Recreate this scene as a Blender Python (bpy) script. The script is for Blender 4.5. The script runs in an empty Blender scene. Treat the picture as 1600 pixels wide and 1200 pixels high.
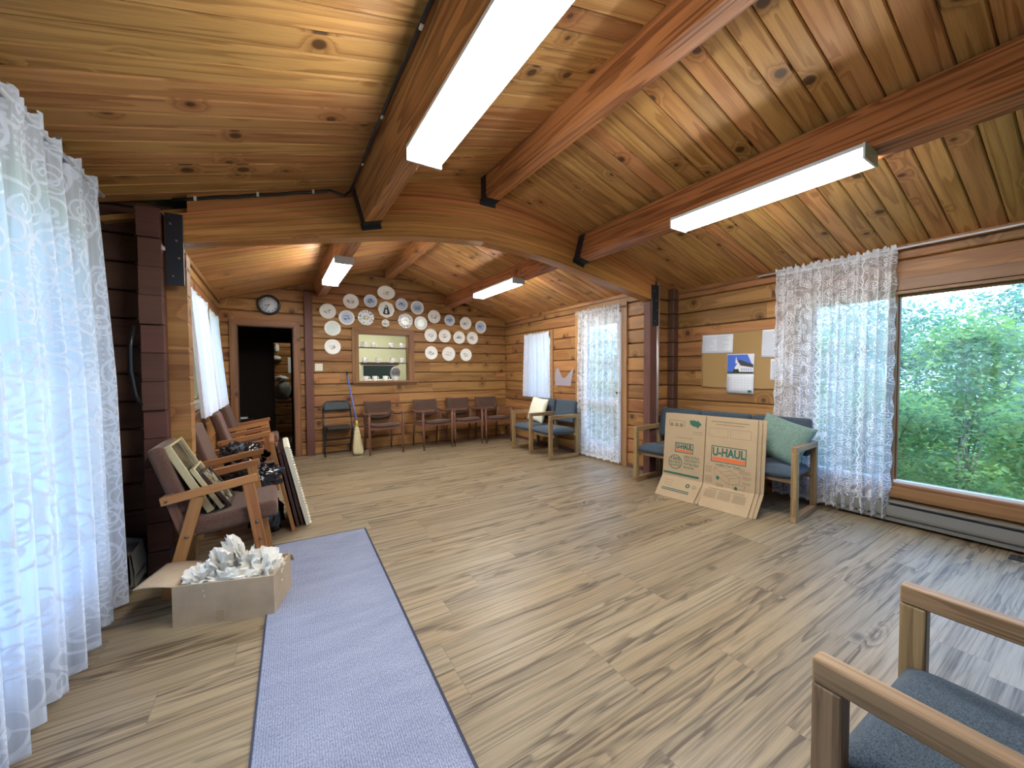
import bpy, bmesh, math, random
from mathutils import Vector, Matrix, noise
random.seed(7)
C = bpy.context.scene.collection
PI = math.pi
sc = bpy.context.scene

# ------------------------------------------------------------------ node helpers
class NT:
    def __init__(self, name):
        self.m = bpy.data.materials.new(name); self.m.use_nodes = True
        self.t = self.m.node_tree; self.t.nodes.clear()
        self.out = self.t.nodes.new('ShaderNodeOutputMaterial')
    def n(self, typ, **kw):
        nd = self.t.nodes.new(typ)
        for k, v in kw.items(): setattr(nd, k, v)
        return nd
    def l(self, a, b): self.t.links.new(a, b)
    def setin(self, sock, v):
        if isinstance(v, (int, float)): sock.default_value = v
        elif isinstance(v, (tuple, list)):
            sock.default_value = (*v, 1.0) if (len(v) == 3 and sock.type == 'RGBA') else v
        else: self.l(v, sock)
    def math(self, op, a, b=0.0, c=None, clamp=False):
        nd = self.n('ShaderNodeMath', operation=op, use_clamp=clamp)
        self.setin(nd.inputs[0], a); self.setin(nd.inputs[1], b)
        if c is not None: self.setin(nd.inputs[2], c)
        return nd.outputs[0]
    def comb(self, x, y, z=0.0):
        nd = self.n('ShaderNodeCombineXYZ')
        for i, v in enumerate((x, y, z)): self.setin(nd.inputs[i], v)
        return nd.outputs[0]
    def noise(self, vec, scale=1.0, detail=2.0, rough=0.5, dist=0.0):
        nd = self.n('ShaderNodeTexNoise'); self.l(vec, nd.inputs['Vector'])
        nd.inputs['Scale'].default_value = scale; nd.inputs['Detail'].default_value = detail
        nd.inputs['Roughness'].default_value = rough; nd.inputs['Distortion'].default_value = dist
        return nd.outputs['Fac']
    def white(self, v):
        nd = self.n('ShaderNodeTexWhiteNoise', noise_dimensions='1D'); self.setin(nd.inputs['W'], v)
        return nd.outputs['Value']
    def voro(self, vec, scale, rand=1.0, dim='2D'):
        nd = self.n('ShaderNodeTexVoronoi', voronoi_dimensions=dim); self.l(vec, nd.inputs['Vector'])
        nd.inputs['Scale'].default_value = scale; nd.inputs['Randomness'].default_value = rand
        return nd
    def step(self, v, a, b):   # smooth 0..1 from a to b
        nd = self.n('ShaderNodeMapRange', interpolation_type='SMOOTHSTEP')
        self.setin(nd.inputs[0], v); nd.inputs[1].default_value = a; nd.inputs[2].default_value = b
        return nd.outputs[0]
    def mix(self, f, a, b, blend='MIX'):
        nd = self.n('ShaderNodeMix', data_type='RGBA', blend_type=blend)
        self.setin(nd.inputs[0], f); self.setin(nd.inputs[6], a); self.setin(nd.inputs[7], b)
        return nd.outputs[2]
    def hsv(self, col, h=0.5, s=1.0, v=1.0):
        nd = self.n('ShaderNodeHueSaturation'); self.setin(nd.inputs['Color'], col)
        self.setin(nd.inputs['Hue'], h); self.setin(nd.inputs['Saturation'], s); self.setin(nd.inputs['Value'], v)
        return nd.outputs[0]
    def uv(self):
        tc = self.n('ShaderNodeTexCoord'); s = self.n('ShaderNodeSeparateXYZ'); self.l(tc.outputs['UV'], s.inputs[0])
        return s.outputs[0], s.outputs[1]
    def obj(self):
        tc = self.n('ShaderNodeTexCoord'); s = self.n('ShaderNodeSeparateXYZ'); self.l(tc.outputs['Object'], s.inputs[0])
        return tc.outputs['Object'], s.outputs[0], s.outputs[1], s.outputs[2]
    def bsdf(self, col, rough=0.5, spec=0.5, metal=0.0, bump=None, bs=0.3, bd=0.01, **kw):
        p = self.n('ShaderNodeBsdfPrincipled'); self.setin(p.inputs['Base Color'], col)
        self.setin(p.inputs['Roughness'], rough); p.inputs['Specular IOR Level'].default_value = spec
        p.inputs['Metallic'].default_value = metal
        for k, v in kw.items(): self.setin(p.inputs[k.replace('_', ' ')], v)
        if bump is not None:
            b = self.n('ShaderNodeBump'); b.inputs['Strength'].default_value = bs; b.inputs['Distance'].default_value = bd
            self.l(bump, b.inputs['Height']); self.l(b.outputs[0], p.inputs['Normal'])
        self.l(p.outputs[0], self.out.inputs[0]); return p

def S(r, g, b):   # sRGB 0-255 to linear
    f = lambda c: (c / 255 / 12.92) if c <= 10.3 else ((c / 255 + .055) / 1.055) ** 2.4
    return (f(r), f(g), f(b))

def wood(name, light, dark, knotc=(.085, .035, .014), ring=5.0, rs=(0.7, 7.0), knots=0.5, ks=4.0, rough=0.5, var=0.25, ringw=0.6, spec=0.35, sat=1.0, huev=0.02):
    t = NT(name); u, v = t.uv()
    i = t.math('FLOOR', t.math('DIVIDE', t.math('ADD', v, 1.0), 5.0))
    vl = t.math('SUBTRACT', v, t.math('MULTIPLY', i, 5.0))
    r = t.white(i); r2 = t.white(t.math('ADD', i, 331.7))
    U = t.math('ADD', u, t.math('MULTIPLY', r, 37.0)); Z = t.math('MULTIPLY', r2, 19.0)
    # knots
    vo = t.voro(t.comb(U, t.math('ADD', vl, t.math('MULTIPLY', r2, 7.0))), ks)
    sp = t.n('ShaderNodeSeparateColor'); t.l(vo.outputs['Color'], sp.inputs[0])
    pres = t.math('LESS_THAN', sp.outputs[0], knots)
    kn = t.math('MULTIPLY', t.math('SUBTRACT', 1.0, t.step(t.math('SUBTRACT', vo.outputs['Distance'], t.math('MULTIPLY', sp.outputs[1], .07)), 0.02, 0.085)), pres)
    halo = t.math('MULTIPLY', t.math('SUBTRACT', 1.0, t.step(vo.outputs['Distance'], 0.04, 0.36)), pres)
    n1 = t.noise(t.comb(t.math('MULTIPLY', U, rs[0]), t.math('MULTIPLY', vl, rs[1]), Z), 1.0, 2.0, 0.45)
    f = t.math('ADD', t.math('MULTIPLY', n1, ring), t.math('MULTIPLY', halo, 1.6))
    fr = t.math('FRACT', f)
    rg = t.math('MULTIPLY', t.step(fr, 0.25, 0.9), t.math('SUBTRACT', 1.0, t.step(fr, 0.92, 1.0)))
    fine = t.noise(t.comb(t.math('MULTIPLY', U, 5.0), t.math('MULTIPLY', vl, 150.0), Z), 1.0, 2.0, 0.6)
    broad = t.noise(t.comb(t.math('MULTIPLY', U, 1.3), t.math('MULTIPLY', vl, 9.0), Z), 1.0, 2.0, 0.5)
    k = t.math('ADD', t.math('MULTIPLY', rg, ringw), t.math('MULTIPLY', t.step(fine, 0.35, 0.75), 0.35))
    k = t.math('ADD', k, t.math('MULTIPLY', t.math('SUBTRACT', broad, 0.5), 0.9), clamp=True)
    col = t.mix(k, light, dark)
    col = t.mix(t.math('MULTIPLY', halo, 0.6), col, dark)
    col = t.mix(kn, col, knotc)
    col = t.hsv(col, t.math('ADD', 0.5 - huev / 2, t.math('MULTIPLY', r2, huev)), sat, t.math('ADD', 1 - var / 2, t.math('MULTIPLY', r, var)))
    t.bsdf(col, rough, spec, bump=fine, bs=0.12, bd=0.002)
    return t.m

def plain(name, col, rough=0.5, spec=0.5, metal=0.0, nz=0.0, scale=60.0, **kw):
    t = NT(name); o, x, y, z = t.obj(); c = col
    nn = t.noise(o, scale, 3.0, 0.6)
    if nz: c = t.mix(nn, tuple(min(1, a * (1 + nz)) for a in col), tuple(a * (1 - nz) for a in col))
    t.bsdf(c, rough, spec, metal, bump=nn if nz else None, bs=0.1, bd=0.002, **kw)
    return t.m

M = {}
M['ceil'] = wood('cedar_ceiling_boards', (.54, .285, .105), (.285, .118, .036), ring=5.5, rs=(.55, 9), knots=.36, ks=3.7, rough=.42, var=.36, ringw=.62, spec=.3)
M['log'] = wood('pine_log_wall', (.37, .185, .068), (.165, .068, .023), ring=3.5, rs=(.5, 6), knots=.42, ks=3.3, rough=.5, var=.42, ringw=.5)
M['darklog'] = wood('dark_stained_logs', (.105, .05, .035), (.06, .028, .02), ring=3.0, knots=.25, rough=.6, var=.25, ringw=.4)
M['redlog'] = wood('red_brown_stained_logs', (.13, .058, .045), (.075, .034, .027), ring=3.0, knots=.12, rough=.6, var=.2, ringw=.4)
M['beam'] = wood('fir_beam', (.47, .185, .07), (.18, .057, .021), ring=9.0, rs=(.45, 8), knots=.12, ks=2.2, rough=.42, var=.12, ringw=.75)
M['glulam'] = wood('glulam_fir', (.54, .235, .082), (.28, .10, .033), ring=5.0, rs=(.3, 14), knots=.06, ks=2.5, rough=.35, var=.22, ringw=.55)
M['trim'] = wood('pine_trim', (.26, .13, .058), (.15, .07, .03), ring=4.0, rs=(.5, 9), knots=.08, rough=.45, var=.12)
M['trimlight'] = wood('pale_pine_trim', (.36, .21, .095), (.24, .13, .055), ring=4.0, rs=(.5, 9), knots=.06, rough=.45, var=.12)
M['oak'] = wood('oak_chair_frame', (.34, .22, .108), (.155, .094, .042), ring=7.0, rs=(.7, 22), knots=0.0, rough=.42, var=.12, ringw=.6)
M['teak'] = wood('chestnut_chair_frame', (.36, .16, .062), (.19, .078, .03), ring=5.0, rs=(.7, 18), knots=0.0, rough=.4, var=.12, ringw=.5)
M['walnut'] = wood('walnut_chair_frame', (.20, .095, .06), (.11, .05, .03), ring=5.0, rs=(.7, 18), knots=0.0, rough=.4, var=.12, ringw=.5)

# floor: vinyl oak planks along X
def floor_mat():
    t = NT('vinyl_oak_floor'); u, v = t.uv()
    W, L = .178, 1.22
    row = t.math('FLOOR', t.math('DIVIDE', v, W)); ro = t.white(row)
    uu = t.math('ADD', u, t.math('MULTIPLY', ro, L * 3))
    cc = t.math('FLOOR', t.math('DIVIDE', uu, L))
    idn = t.math('ADD', t.math('MULTIPLY', row, 17.13), t.math('MULTIPLY', cc, 3.77))
    r = t.white(idn); r2 = t.white(t.math('ADD', idn, 91.3))
    vl = t.math('SUBTRACT', v, t.math('MULTIPLY', row, W)); ul = t.math('SUBTRACT', uu, t.math('MULTIPLY', cc, L))
    U = t.math('ADD', uu, t.math('MULTIPLY', r, 53.0)); Z = t.math('MULTIPLY', r2, 31.0)
    vo = t.voro(t.comb(t.math('MULTIPLY', U, .55), t.math('ADD', vl, t.math('MULTIPLY', r2, 7.0))), 3.6)
    sp = t.n('ShaderNodeSeparateColor'); t.l(vo.outputs['Color'], sp.inputs[0])
    pres = t.math('LESS_THAN', sp.outputs[0], .16)
    halo = t.math('MULTIPLY', t.math('SUBTRACT', 1.0, t.step(vo.outputs['Distance'], 0.02, 0.5)), pres)
    kn = t.math('MULTIPLY', t.math('SUBTRACT', 1.0, t.step(vo.outputs['Distance'], 0.02, 0.13)), pres)
    n1 = t.noise(t.comb(t.math('MULTIPLY', U, .8), t.math('MULTIPLY', vl, 7.5), Z), 1.0, 3.0, .5)
    f = t.math('ADD', t.math('MULTIPLY', n1, 9.0), t.math('MULTIPLY', halo, 3.0))
    fr = t.math('FRACT', f)
    rg = t.math('MULTIPLY', t.step(fr, .3, .85), t.math('SUBTRACT', 1.0, t.step(fr, .88, 1.0)))
    where = t.step(t.noise(t.comb(t.math('MULTIPLY', U, 1.1), t.math('MULTIPLY', vl, 5.0), Z), 1.0, 2.0, .5), .45, .62)
    fine = t.noise(t.comb(t.math('MULTIPLY', U, 4.0), t.math('MULTIPLY', vl, 110.0), Z), 1.0, 3.0, .65)
    streak = t.math('ADD', t.math('MULTIPLY', t.noise(t.comb(t.math('MULTIPLY', U, .75), t.math('MULTIPLY', vl, 30.0), Z), 1.0, 3.0, .6), .55), t.math('MULTIPLY', t.noise(t.comb(t.math('MULTIPLY', U, .8), t.math('MULTIPLY', vl, 85.0), Z), 1.0, 2.0, .6), .45))
    k = t.math('ADD', t.math('MULTIPLY', t.math('MULTIPLY', rg, where), .62), t.math('MULTIPLY', t.step(fine, .4, .75), .34))
    k = t.math('ADD', k, t.math('MULTIPLY', t.step(streak, .44, .68), .80), clamp=True)
    col = t.mix(k, (.27, .202, .12), (.078, .052, .029))
    col = t.mix(t.math('MULTIPLY', r2, .55), col, t.mix(k, (.262, .222, .16), (.09, .068, .043)))
    col = t.mix(t.math('MULTIPLY', kn, .85), col, (.07, .043, .026))
    ga = t.math('LESS_THAN', vl, .0025); gb = t.math('LESS_THAN', ul, .0025)
    gap = t.math('MAXIMUM', ga, gb)
    col = t.hsv(col, .5, 1.0, t.math('ADD', .86, t.math('MULTIPLY', r, .26)))
    col = t.mix(t.math('MULTIPLY', gap, .6), col, (.09, .06, .04))
    rough = t.math('ADD', .38, t.math('MULTIPLY', k, .14))
    t.bsdf(col, rough, .5, bump=t.math('SUBTRACT', t.math('MULTIPLY', fine, -.4), t.math('MULTIPLY', gap, 1.0)), bs=.15, bd=.002)
    return t.m
M['floor'] = floor_mat()

def fabric(name, a, b, scale=420.0, rough=.95, weave=True):
    t = NT(name); o, x, y, z = t.obj()
    n = t.noise(o, scale, 2.0, .7); n2 = t.noise(o, 14.0, 2.0, .5)
    col = t.mix(t.step(n, .35, .68), a, b)
    col = t.hsv(col, .5, 1.0, t.math('ADD', .85, t.math('MULTIPLY', n2, .3)))
    t.bsdf(col, rough, .15, bump=n, bs=.35, bd=.002, Sheen_Weight=.15)
    return t.m
M['blue'] = fabric('blue_grey_tweed', (.072, .102, .14), (.022, .034, .048), 260)
M['brown'] = fabric('brown_wool_upholstery', (.135, .074, .055), (.062, .033, .025), 300)
M['darkbrown'] = fabric('dark_brown_upholstery', (.10, .06, .045), (.055, .032, .024), 300)
M['greenpillow'] = fabric('sage_green_velvet', (.165, .25, .215), (.11, .175, .15), 90)
M['creampillow'] = fabric('cream_cotton', (.72, .72, .6), (.6, .6, .5), 200)

def rug_mat():
    t = NT('ribbed_blue_grey_runner'); o, x, y, z = t.obj()
    rib = t.math('SINE', t.math('MULTIPLY', x, 2 * PI / .0085))
    n = t.noise(t.comb(t.math('MULTIPLY', x, 220.0), t.math('MULTIPLY', y, 110.0), 0.0), 1.0, 2.0, .7)
    n2 = t.noise(t.comb(t.math('MULTIPLY', x, 3.0), t.math('MULTIPLY', y, 11.0), 0.0), 1.0, 3.0, .6)
    k = t.math('ADD', t.math('MULTIPLY', t.step(n, .3, .7), .62), t.math('MULTIPLY', rib, .12))
    k = t.math('ADD', k, t.math('MULTIPLY', t.math('SUBTRACT', n2, .5), .5), clamp=True)
    col = t.mix(k, (.17, .19, .285), (.42, .46, .60))
    t.bsdf(col, 1.0, .05, bump=t.math('ADD', rib, n), bs=.5, bd=.003)
    return t.m
M['rug'] = rug_mat()

def card_mat(name, col, dirty=.12, period=.006):
    t = NT(name); u, v = t.uv(); o, x, y, z = t.obj()
    s = t.math('SINE', t.math('MULTIPLY', u, 2 * PI / period))
    n = t.noise(o, 7.0, 4.0, .6)
    k = t.math('ADD', t.math('MULTIPLY', s, .18), n)
    c = t.mix(t.step(k, .2, .85), tuple(a * (1 + dirty) for a in col), tuple(a * (1 - dirty * 1.6) for a in col))
    t.bsdf(c, .8, .2, bump=s, bs=.1, bd=.001)
    return t.m
M['card'] = card_mat('corrugated_cardboard', (.42, .325, .225))
M['kraft'] = card_mat('kraft_moving_box', (.38, .285, .18), .05)
M['ink_green'] = plain('dark_green_print', (.035, .11, .085), .7, .2)
M['ink_grey'] = plain('grey_brown_print', (.20, .15, .10), .8, .2)
M['ink_orange'] = plain('orange_print', (.60, .14, .05), .7, .2)
M['ink_black'] = plain('black_print', (.02, .022, .025), .6, .3)
M['white'] = plain('glazed_white_china', (.88, .88, .85), .18, .5)
M['paper'] = plain('white_paper', (.72, .76, .84), .7, .2, nz=.03, scale=9)
M['tracing'] = plain('greyish_translucent_sheet', (.30, .27, .31), .6, .2)
M['greek'] = plain('faint_grey_print', (.47, .50, .58), .8, .2)
M['crumple'] = plain('crumpled_newsprint', (.72, .70, .64), .85, .1, nz=.05, scale=30)
M['blackmetal'] = plain('black_enamelled_steel', (.012, .016, .02), .35, .5)
M['blackvinyl'] = plain('black_vinyl', (.014, .025, .032), .38, .5, nz=.1)
M['steelplate'] = plain('black_painted_steel_plate', (.012, .015, .024), .45, .5, nz=.1)
M['bolt'] = plain('dull_steel', (.16, .12, .10), .4, .5, .7)
M['chrome'] = plain('galvanised_conduit', (.55, .52, .50), .35, .5, .5)
M['whitemetal'] = plain('white_enamelled_metal', (.62, .66, .72), .35, .5)
M['heater'] = plain('grey_beige_enamel', (.15, .143, .122), .35, .5)
M['heaterdark'] = plain('dark_grey_enamel', (.10, .105, .12), .4, .5)
M['plastic_white'] = plain('ivory_plastic', (.70, .68, .58), .35, .5)
M['black'] = plain('black_plastic', (.008, .009, .012), .3, .5)
M['bag'] = plain('shiny_black_bin_bag', (.006, .007, .011), .18, .6)
M['cork'] = plain('tan_cork', (.36, .235, .105), .9, .1, nz=.12, scale=160)
M['straw'] = plain('broom_straw', (.56, .50, .31), .9, .1, nz=.25, scale=90)
M['bluepaint'] = plain('blue_painted_handle', (.09, .17, .52), .35, .5)
M['yellow'] = plain('yellow_plastic', (.60, .52, .06), .4, .5)
M['gold'] = plain('pale_gilt_frame', (.50, .43, .25), .4, .5, .2, nz=.15)
M['ornate'] = plain('cream_carved_frame', (.62, .60, .49), .5, .4, nz=.12, scale=120)
M['darkframe'] = plain('dark_mahogany_frame', (.05, .022, .018), .3, .5)
M['woodframe'] = M['teak']
M['green'] = plain('pale_green_painted_wall', (.60, .63, .46), .7, .3)
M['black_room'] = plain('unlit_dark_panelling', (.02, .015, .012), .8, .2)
M['screen'] = plain('dark_green_panel', (.03, .055, .05), .25, .5)
M['grey_plastic'] = plain('grey_plastic', (.22, .25, .27), .5, .4, nz=.1)
M['bark'] = plain('grey_brown_bark', (.22, .20, .18), .9, .1, nz=.3)
M['grass'] = plain('rough_grass', (.22, .36, .10), .95, .1, nz=.4, scale=8)

def picture_mat(name, a, b, c, sc_=9.0):
    t = NT(name); o, x, y, z = t.obj()
    n = t.noise(o, sc_, 3.0, .6); n2 = t.noise(o, sc_ * 2.3, 2.0, .5)
    col = t.mix(t.step(n, .42, .58), a, b); col = t.mix(t.step(n2, .58, .66), col, c)
    t.bsdf(col, .08, .5)
    return t.m
M['pic_dark'] = picture_mat('dark_landscape_print_under_glass', (.05, .05, .035), (.11, .11, .075), (.16, .15, .12))
M['pic_small'] = picture_mat('small_green_and_brown_print_under_glass', (.22, .27, .17), (.08, .04, .028), (.33, .36, .26), 11)

def glass_mat(name='window_glass', tint=(.97, 1, .99), refl=.06):
    t = NT(name)
    tr = t.n('ShaderNodeBsdfTransparent'); tr.inputs[0].default_value = (*tint, 1)
    gl = t.n('ShaderNodeBsdfGlossy'); gl.inputs['Roughness'].default_value = .02
    mx = t.n('ShaderNodeMixShader'); mx.inputs[0].default_value = refl
    t.l(tr.outputs[0], mx.inputs[1]); t.l(gl.outputs[0], mx.inputs[2]); t.l(mx.outputs[0], t.out.inputs[0])
    return t.m
M['glass'] = glass_mat()

def cloth_mat(name, base, motif=True, col=(.84, .87, .93), hem=None, mscale=1.0, trans=.5, mdark=.62):
    """net / sheer cloth: threads (diffuse + translucent) over open holes (transparent)"""
    t = NT(name); u, v = t.uv()
    weave = t.noise(t.comb(t.math('MULTIPLY', u, 420.0), t.math('MULTIPLY', v, 420.0)), 1.0, 1.0, .5)
    dens = t.math('ADD', base - .12, t.math('MULTIPLY', weave, .24))
    tot = None
    if motif:
        P = t.comb(t.math('MULTIPLY', u, mscale), t.math('MULTIPLY', v, mscale))
        for s, off in ((5.2, 0.0), (7.5, 3.7)):
            nd = t.n('ShaderNodeVectorMath', operation='ADD'); t.l(P, nd.inputs[0]); nd.inputs[1].default_value = (off, off * 1.7, 0)
            vo = t.voro(nd.outputs[0], s, .75)
            nv = t.n('ShaderNodeVectorMath', operation='SUBTRACT'); t.l(nd.outputs[0], nv.inputs[0]); t.l(vo.outputs['Position'], nv.inputs[1])
            sp = t.n('ShaderNodeSeparateXYZ'); t.l(nv.outputs[0], sp.inputs[0])
            d = t.n('ShaderNodeVectorMath', operation='LENGTH'); t.l(nv.outputs[0], d.inputs[0]); d = d.outputs['Value']
            ang = t.math('DIVIDE', t.math('ARCTAN2', sp.outputs[1], sp.outputs[0]), 2 * PI)
            s2 = t.n('ShaderNodeSeparateColor'); t.l(vo.outputs['Color'], s2.inputs[0])
            sgn = t.math('SUBTRACT', t.math('MULTIPLY', t.math('GREATER_THAN', s2.outputs[0], .5), 2.0), 1.0)
            ph = t.math('FRACT', t.math('ADD', t.math('MULTIPLY', ang, sgn), t.math('ADD', t.math('MULTIPLY', d, 5.2 * s), s2.outputs[1])))
            line = t.math('SUBTRACT', 1.0, t.step(t.math('ABSOLUTE', t.math('SUBTRACT', ph, .5)), .10, .17))
            line = t.math('MULTIPLY', line, t.math('LESS_THAN', d, .40 / s))
            tot = line if tot is None else t.math('MAXIMUM', tot, line)
        # trailing stems: contour lines of a slow noise, and rows of dots
        n = t.noise(P, 3.2, 1.0, .4)
        st = t.math('FRACT', t.math('MULTIPLY', n, 7.0))
        stem = t.math('SUBTRACT', 1.0, t.step(t.math('ABSOLUTE', t.math('SUBTRACT', st, .5)), .035, .06))
        tot = t.math('MAXIMUM', tot, t.math('MULTIPLY', stem, .8))
        dv = t.voro(P, 44.0, .25)
        zone = t.step(t.noise(P, 4.5, 1.0, .5), .50, .54)
        dots = t.math('MULTIPLY', t.math('SUBTRACT', 1.0, t.step(dv.outputs['Distance'], .22, .32)), zone)
        tot = t.math('MAXIMUM', tot, t.math('MULTIPLY', dots, .7))
        # vertical scalloped ribbon every so often
        per = .46
        uf = t.math('SUBTRACT', t.math('MULTIPLY', t.math('FRACT', t.math('DIVIDE', u, per)), per), per / 2)
        tri = t.math('PINGPONG', v, .045)
        zz = t.math('ABSOLUTE', t.math('SUBTRACT', t.math('ABSOLUTE', uf), t.math('ADD', .018, t.math('MULTIPLY', tri, .35))))
        tot = t.math('MAXIMUM', tot, t.math('SUBTRACT', 1.0, t.step(zz, .002, .005)))
        dens = t.math('ADD', dens, t.math('MULTIPLY', tot, .97 - base), clamp=True)
    fold = t.noise(t.comb(t.math('MULTIPLY', u, 34.0), t.math('MULTIPLY', v, .5)), 1.0, 2.0, .5)
    dens = t.math('ADD', dens, t.math('MULTIPLY', t.math('SUBTRACT', fold, .45), .55), clamp=True)
    if hem:
        for h in hem: dens = t.math('MAXIMUM', dens, t.math('MULTIPLY', t.math('LESS_THAN', t.math('ABSOLUTE', t.math('SUBTRACT', v, h[0])), h[1]), h[2]))
    di = t.n('ShaderNodeBsdfDiffuse'); di.inputs[0].default_value = (*col, 1)
    tl = t.n('ShaderNodeBsdfTranslucent'); tl.inputs[0].default_value = (*col, 1)
    m1 = t.n('ShaderNodeMixShader'); t.setin(m1.inputs[0], trans if tot is None else t.math('MULTIPLY', trans, t.math('SUBTRACT', 1.0, t.math('MULTIPLY', tot, mdark)))); t.l(di.outputs[0], m1.inputs[1]); t.l(tl.outputs[0], m1.inputs[2])
    tr = t.n('ShaderNodeBsdfTransparent')
    m2 = t.n('ShaderNodeMixShader'); t.l(dens, m2.inputs[0]); t.l(tr.outputs[0], m2.inputs[1]); t.l(m1.outputs[0], m2.inputs[2])
    t.l(m2.outputs[0], t.out.inputs[0])
    return t.m
M['lace'] = cloth_mat('white_lace_net', .40, mscale=1.9, trans=.4, hem=((2.25, .035, .85), (.02, .012, .9)))
M['lace_dense'] = cloth_mat('lace_net_full_daylight_tint', .70, mscale=.8, trans=.3, col=(.60, .67, .80), mdark=.8, hem=((2.25, .035, .85), (.02, .012, .9)))  # white lace; blue cast of the daylight is put into the cloth colour
M['sheer'] = cloth_mat('white_cotton_sheer', .90, motif=False, col=(.68, .75, .88), hem=((.12, .004, .98), (1.09, .03, .97)), trans=.24)
M['towel'] = cloth_mat('white_sheer_cloth', .75, motif=False)

def leaf_mat(name, a, b):
    t = NT(name); o, x, y, z = t.obj()
    n = t.noise(o, 2.2, 2.0, .5); n2 = t.noise(o, 16.0, 1.0, .5)
    col = t.mix(t.step(t.math('ADD', n, t.math('MULTIPLY', t.math('SUBTRACT', n2, .5), .7)), .35, .7), a, b)
    di = t.n('ShaderNodeBsdfDiffuse'); tl = t.n('ShaderNodeBsdfTranslucent'); t.l(col, di.inputs[0]); t.l(col, tl.inputs[0])
    mx = t.n('ShaderNodeMixShader'); mx.inputs[0].default_value = .5; t.l(di.outputs[0], mx.inputs[1]); t.l(tl.outputs[0], mx.inputs[2])
    t.l(mx.outputs[0], t.out.inputs[0]); return t.m
M['leaf'] = leaf_mat('spring_green_leaves', (.20, .36, .16), (.40, .52, .15))
M['leaf2'] = leaf_mat('blue_green_leaves', (.22, .36, .27), (.38, .50, .36))

def plate_mat(name, ground, ink1, ink2, rim=None, dens=.5):
    t = NT(name); o, x, y, z = t.obj()
    oi = t.n('ShaderNodeObjectInfo'); rn = oi.outputs['Random']
    P = t.comb(t.math('ADD', x, t.math('MULTIPLY', rn, 9.0)), t.math('ADD', z, t.math('MULTIPLY', rn, 23.0)), rn)
    d = t.math('SQRT', t.math('ADD', t.math('MULTIPLY', x, x), t.math('MULTIPLY', t.math('MULTIPLY', z, z), 2.2)))
    inside = t.math('SUBTRACT', 1.0, t.step(d, .045, .072))
    n = t.noise(P, 38.0, 3.0, .6); n2 = t.noise(P, 22.0, 2.0, .5)
    m1 = t.math('MULTIPLY', t.step(n, .62 - dens * .2, .70 - dens * .2), inside)
    m2 = t.math('MULTIPLY', t.step(n2, .56, .66), inside)
    dd = t.math('SQRT', t.math('ADD', t.math('MULTIPLY', x, x), t.math('MULTIPLY', z, z)))
    col = t.mix(t.math('SUBTRACT', 1.0, t.step(dd, .088, .098)), (.90, .90, .86), ground)
    col = t.mix(t.math('MULTIPLY', m2, .6), col, ink2); col = t.mix(t.math('MULTIPLY', m1, .85), col, ink1)
    if rim:
        k = t.math('MULTIPLY', t.step(t.noise(P, 45.0, 2.0, .5), .5, .6), t.step(dd, .07, .085))
        col = t.mix(k, col, rim)
    t.bsdf(col, .2, .5); return t.m
M['plate'] = plate_mat('white_souvenir_plate', (.88, .89, .86), (.10, .13, .13), (.38, .46, .44), dens=.6)
M['plateblue'] = plate_mat('white_plate_with_blue_picture', (.55, .67, .90), (.04, .10, .11), (.25, .38, .34), dens=.8)
M['plategreen'] = plate_mat('white_plate_with_faint_green_wash', (.76, .85, .83), (.35, .42, .45), (.50, .62, .60), dens=.1)
M['platefloral'] = plate_mat('flower_rimmed_plate', (.82, .87, .87), (.24, .26, .13), (.45, .42, .22), rim=(.20, .25, .42), dens=.8)

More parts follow.
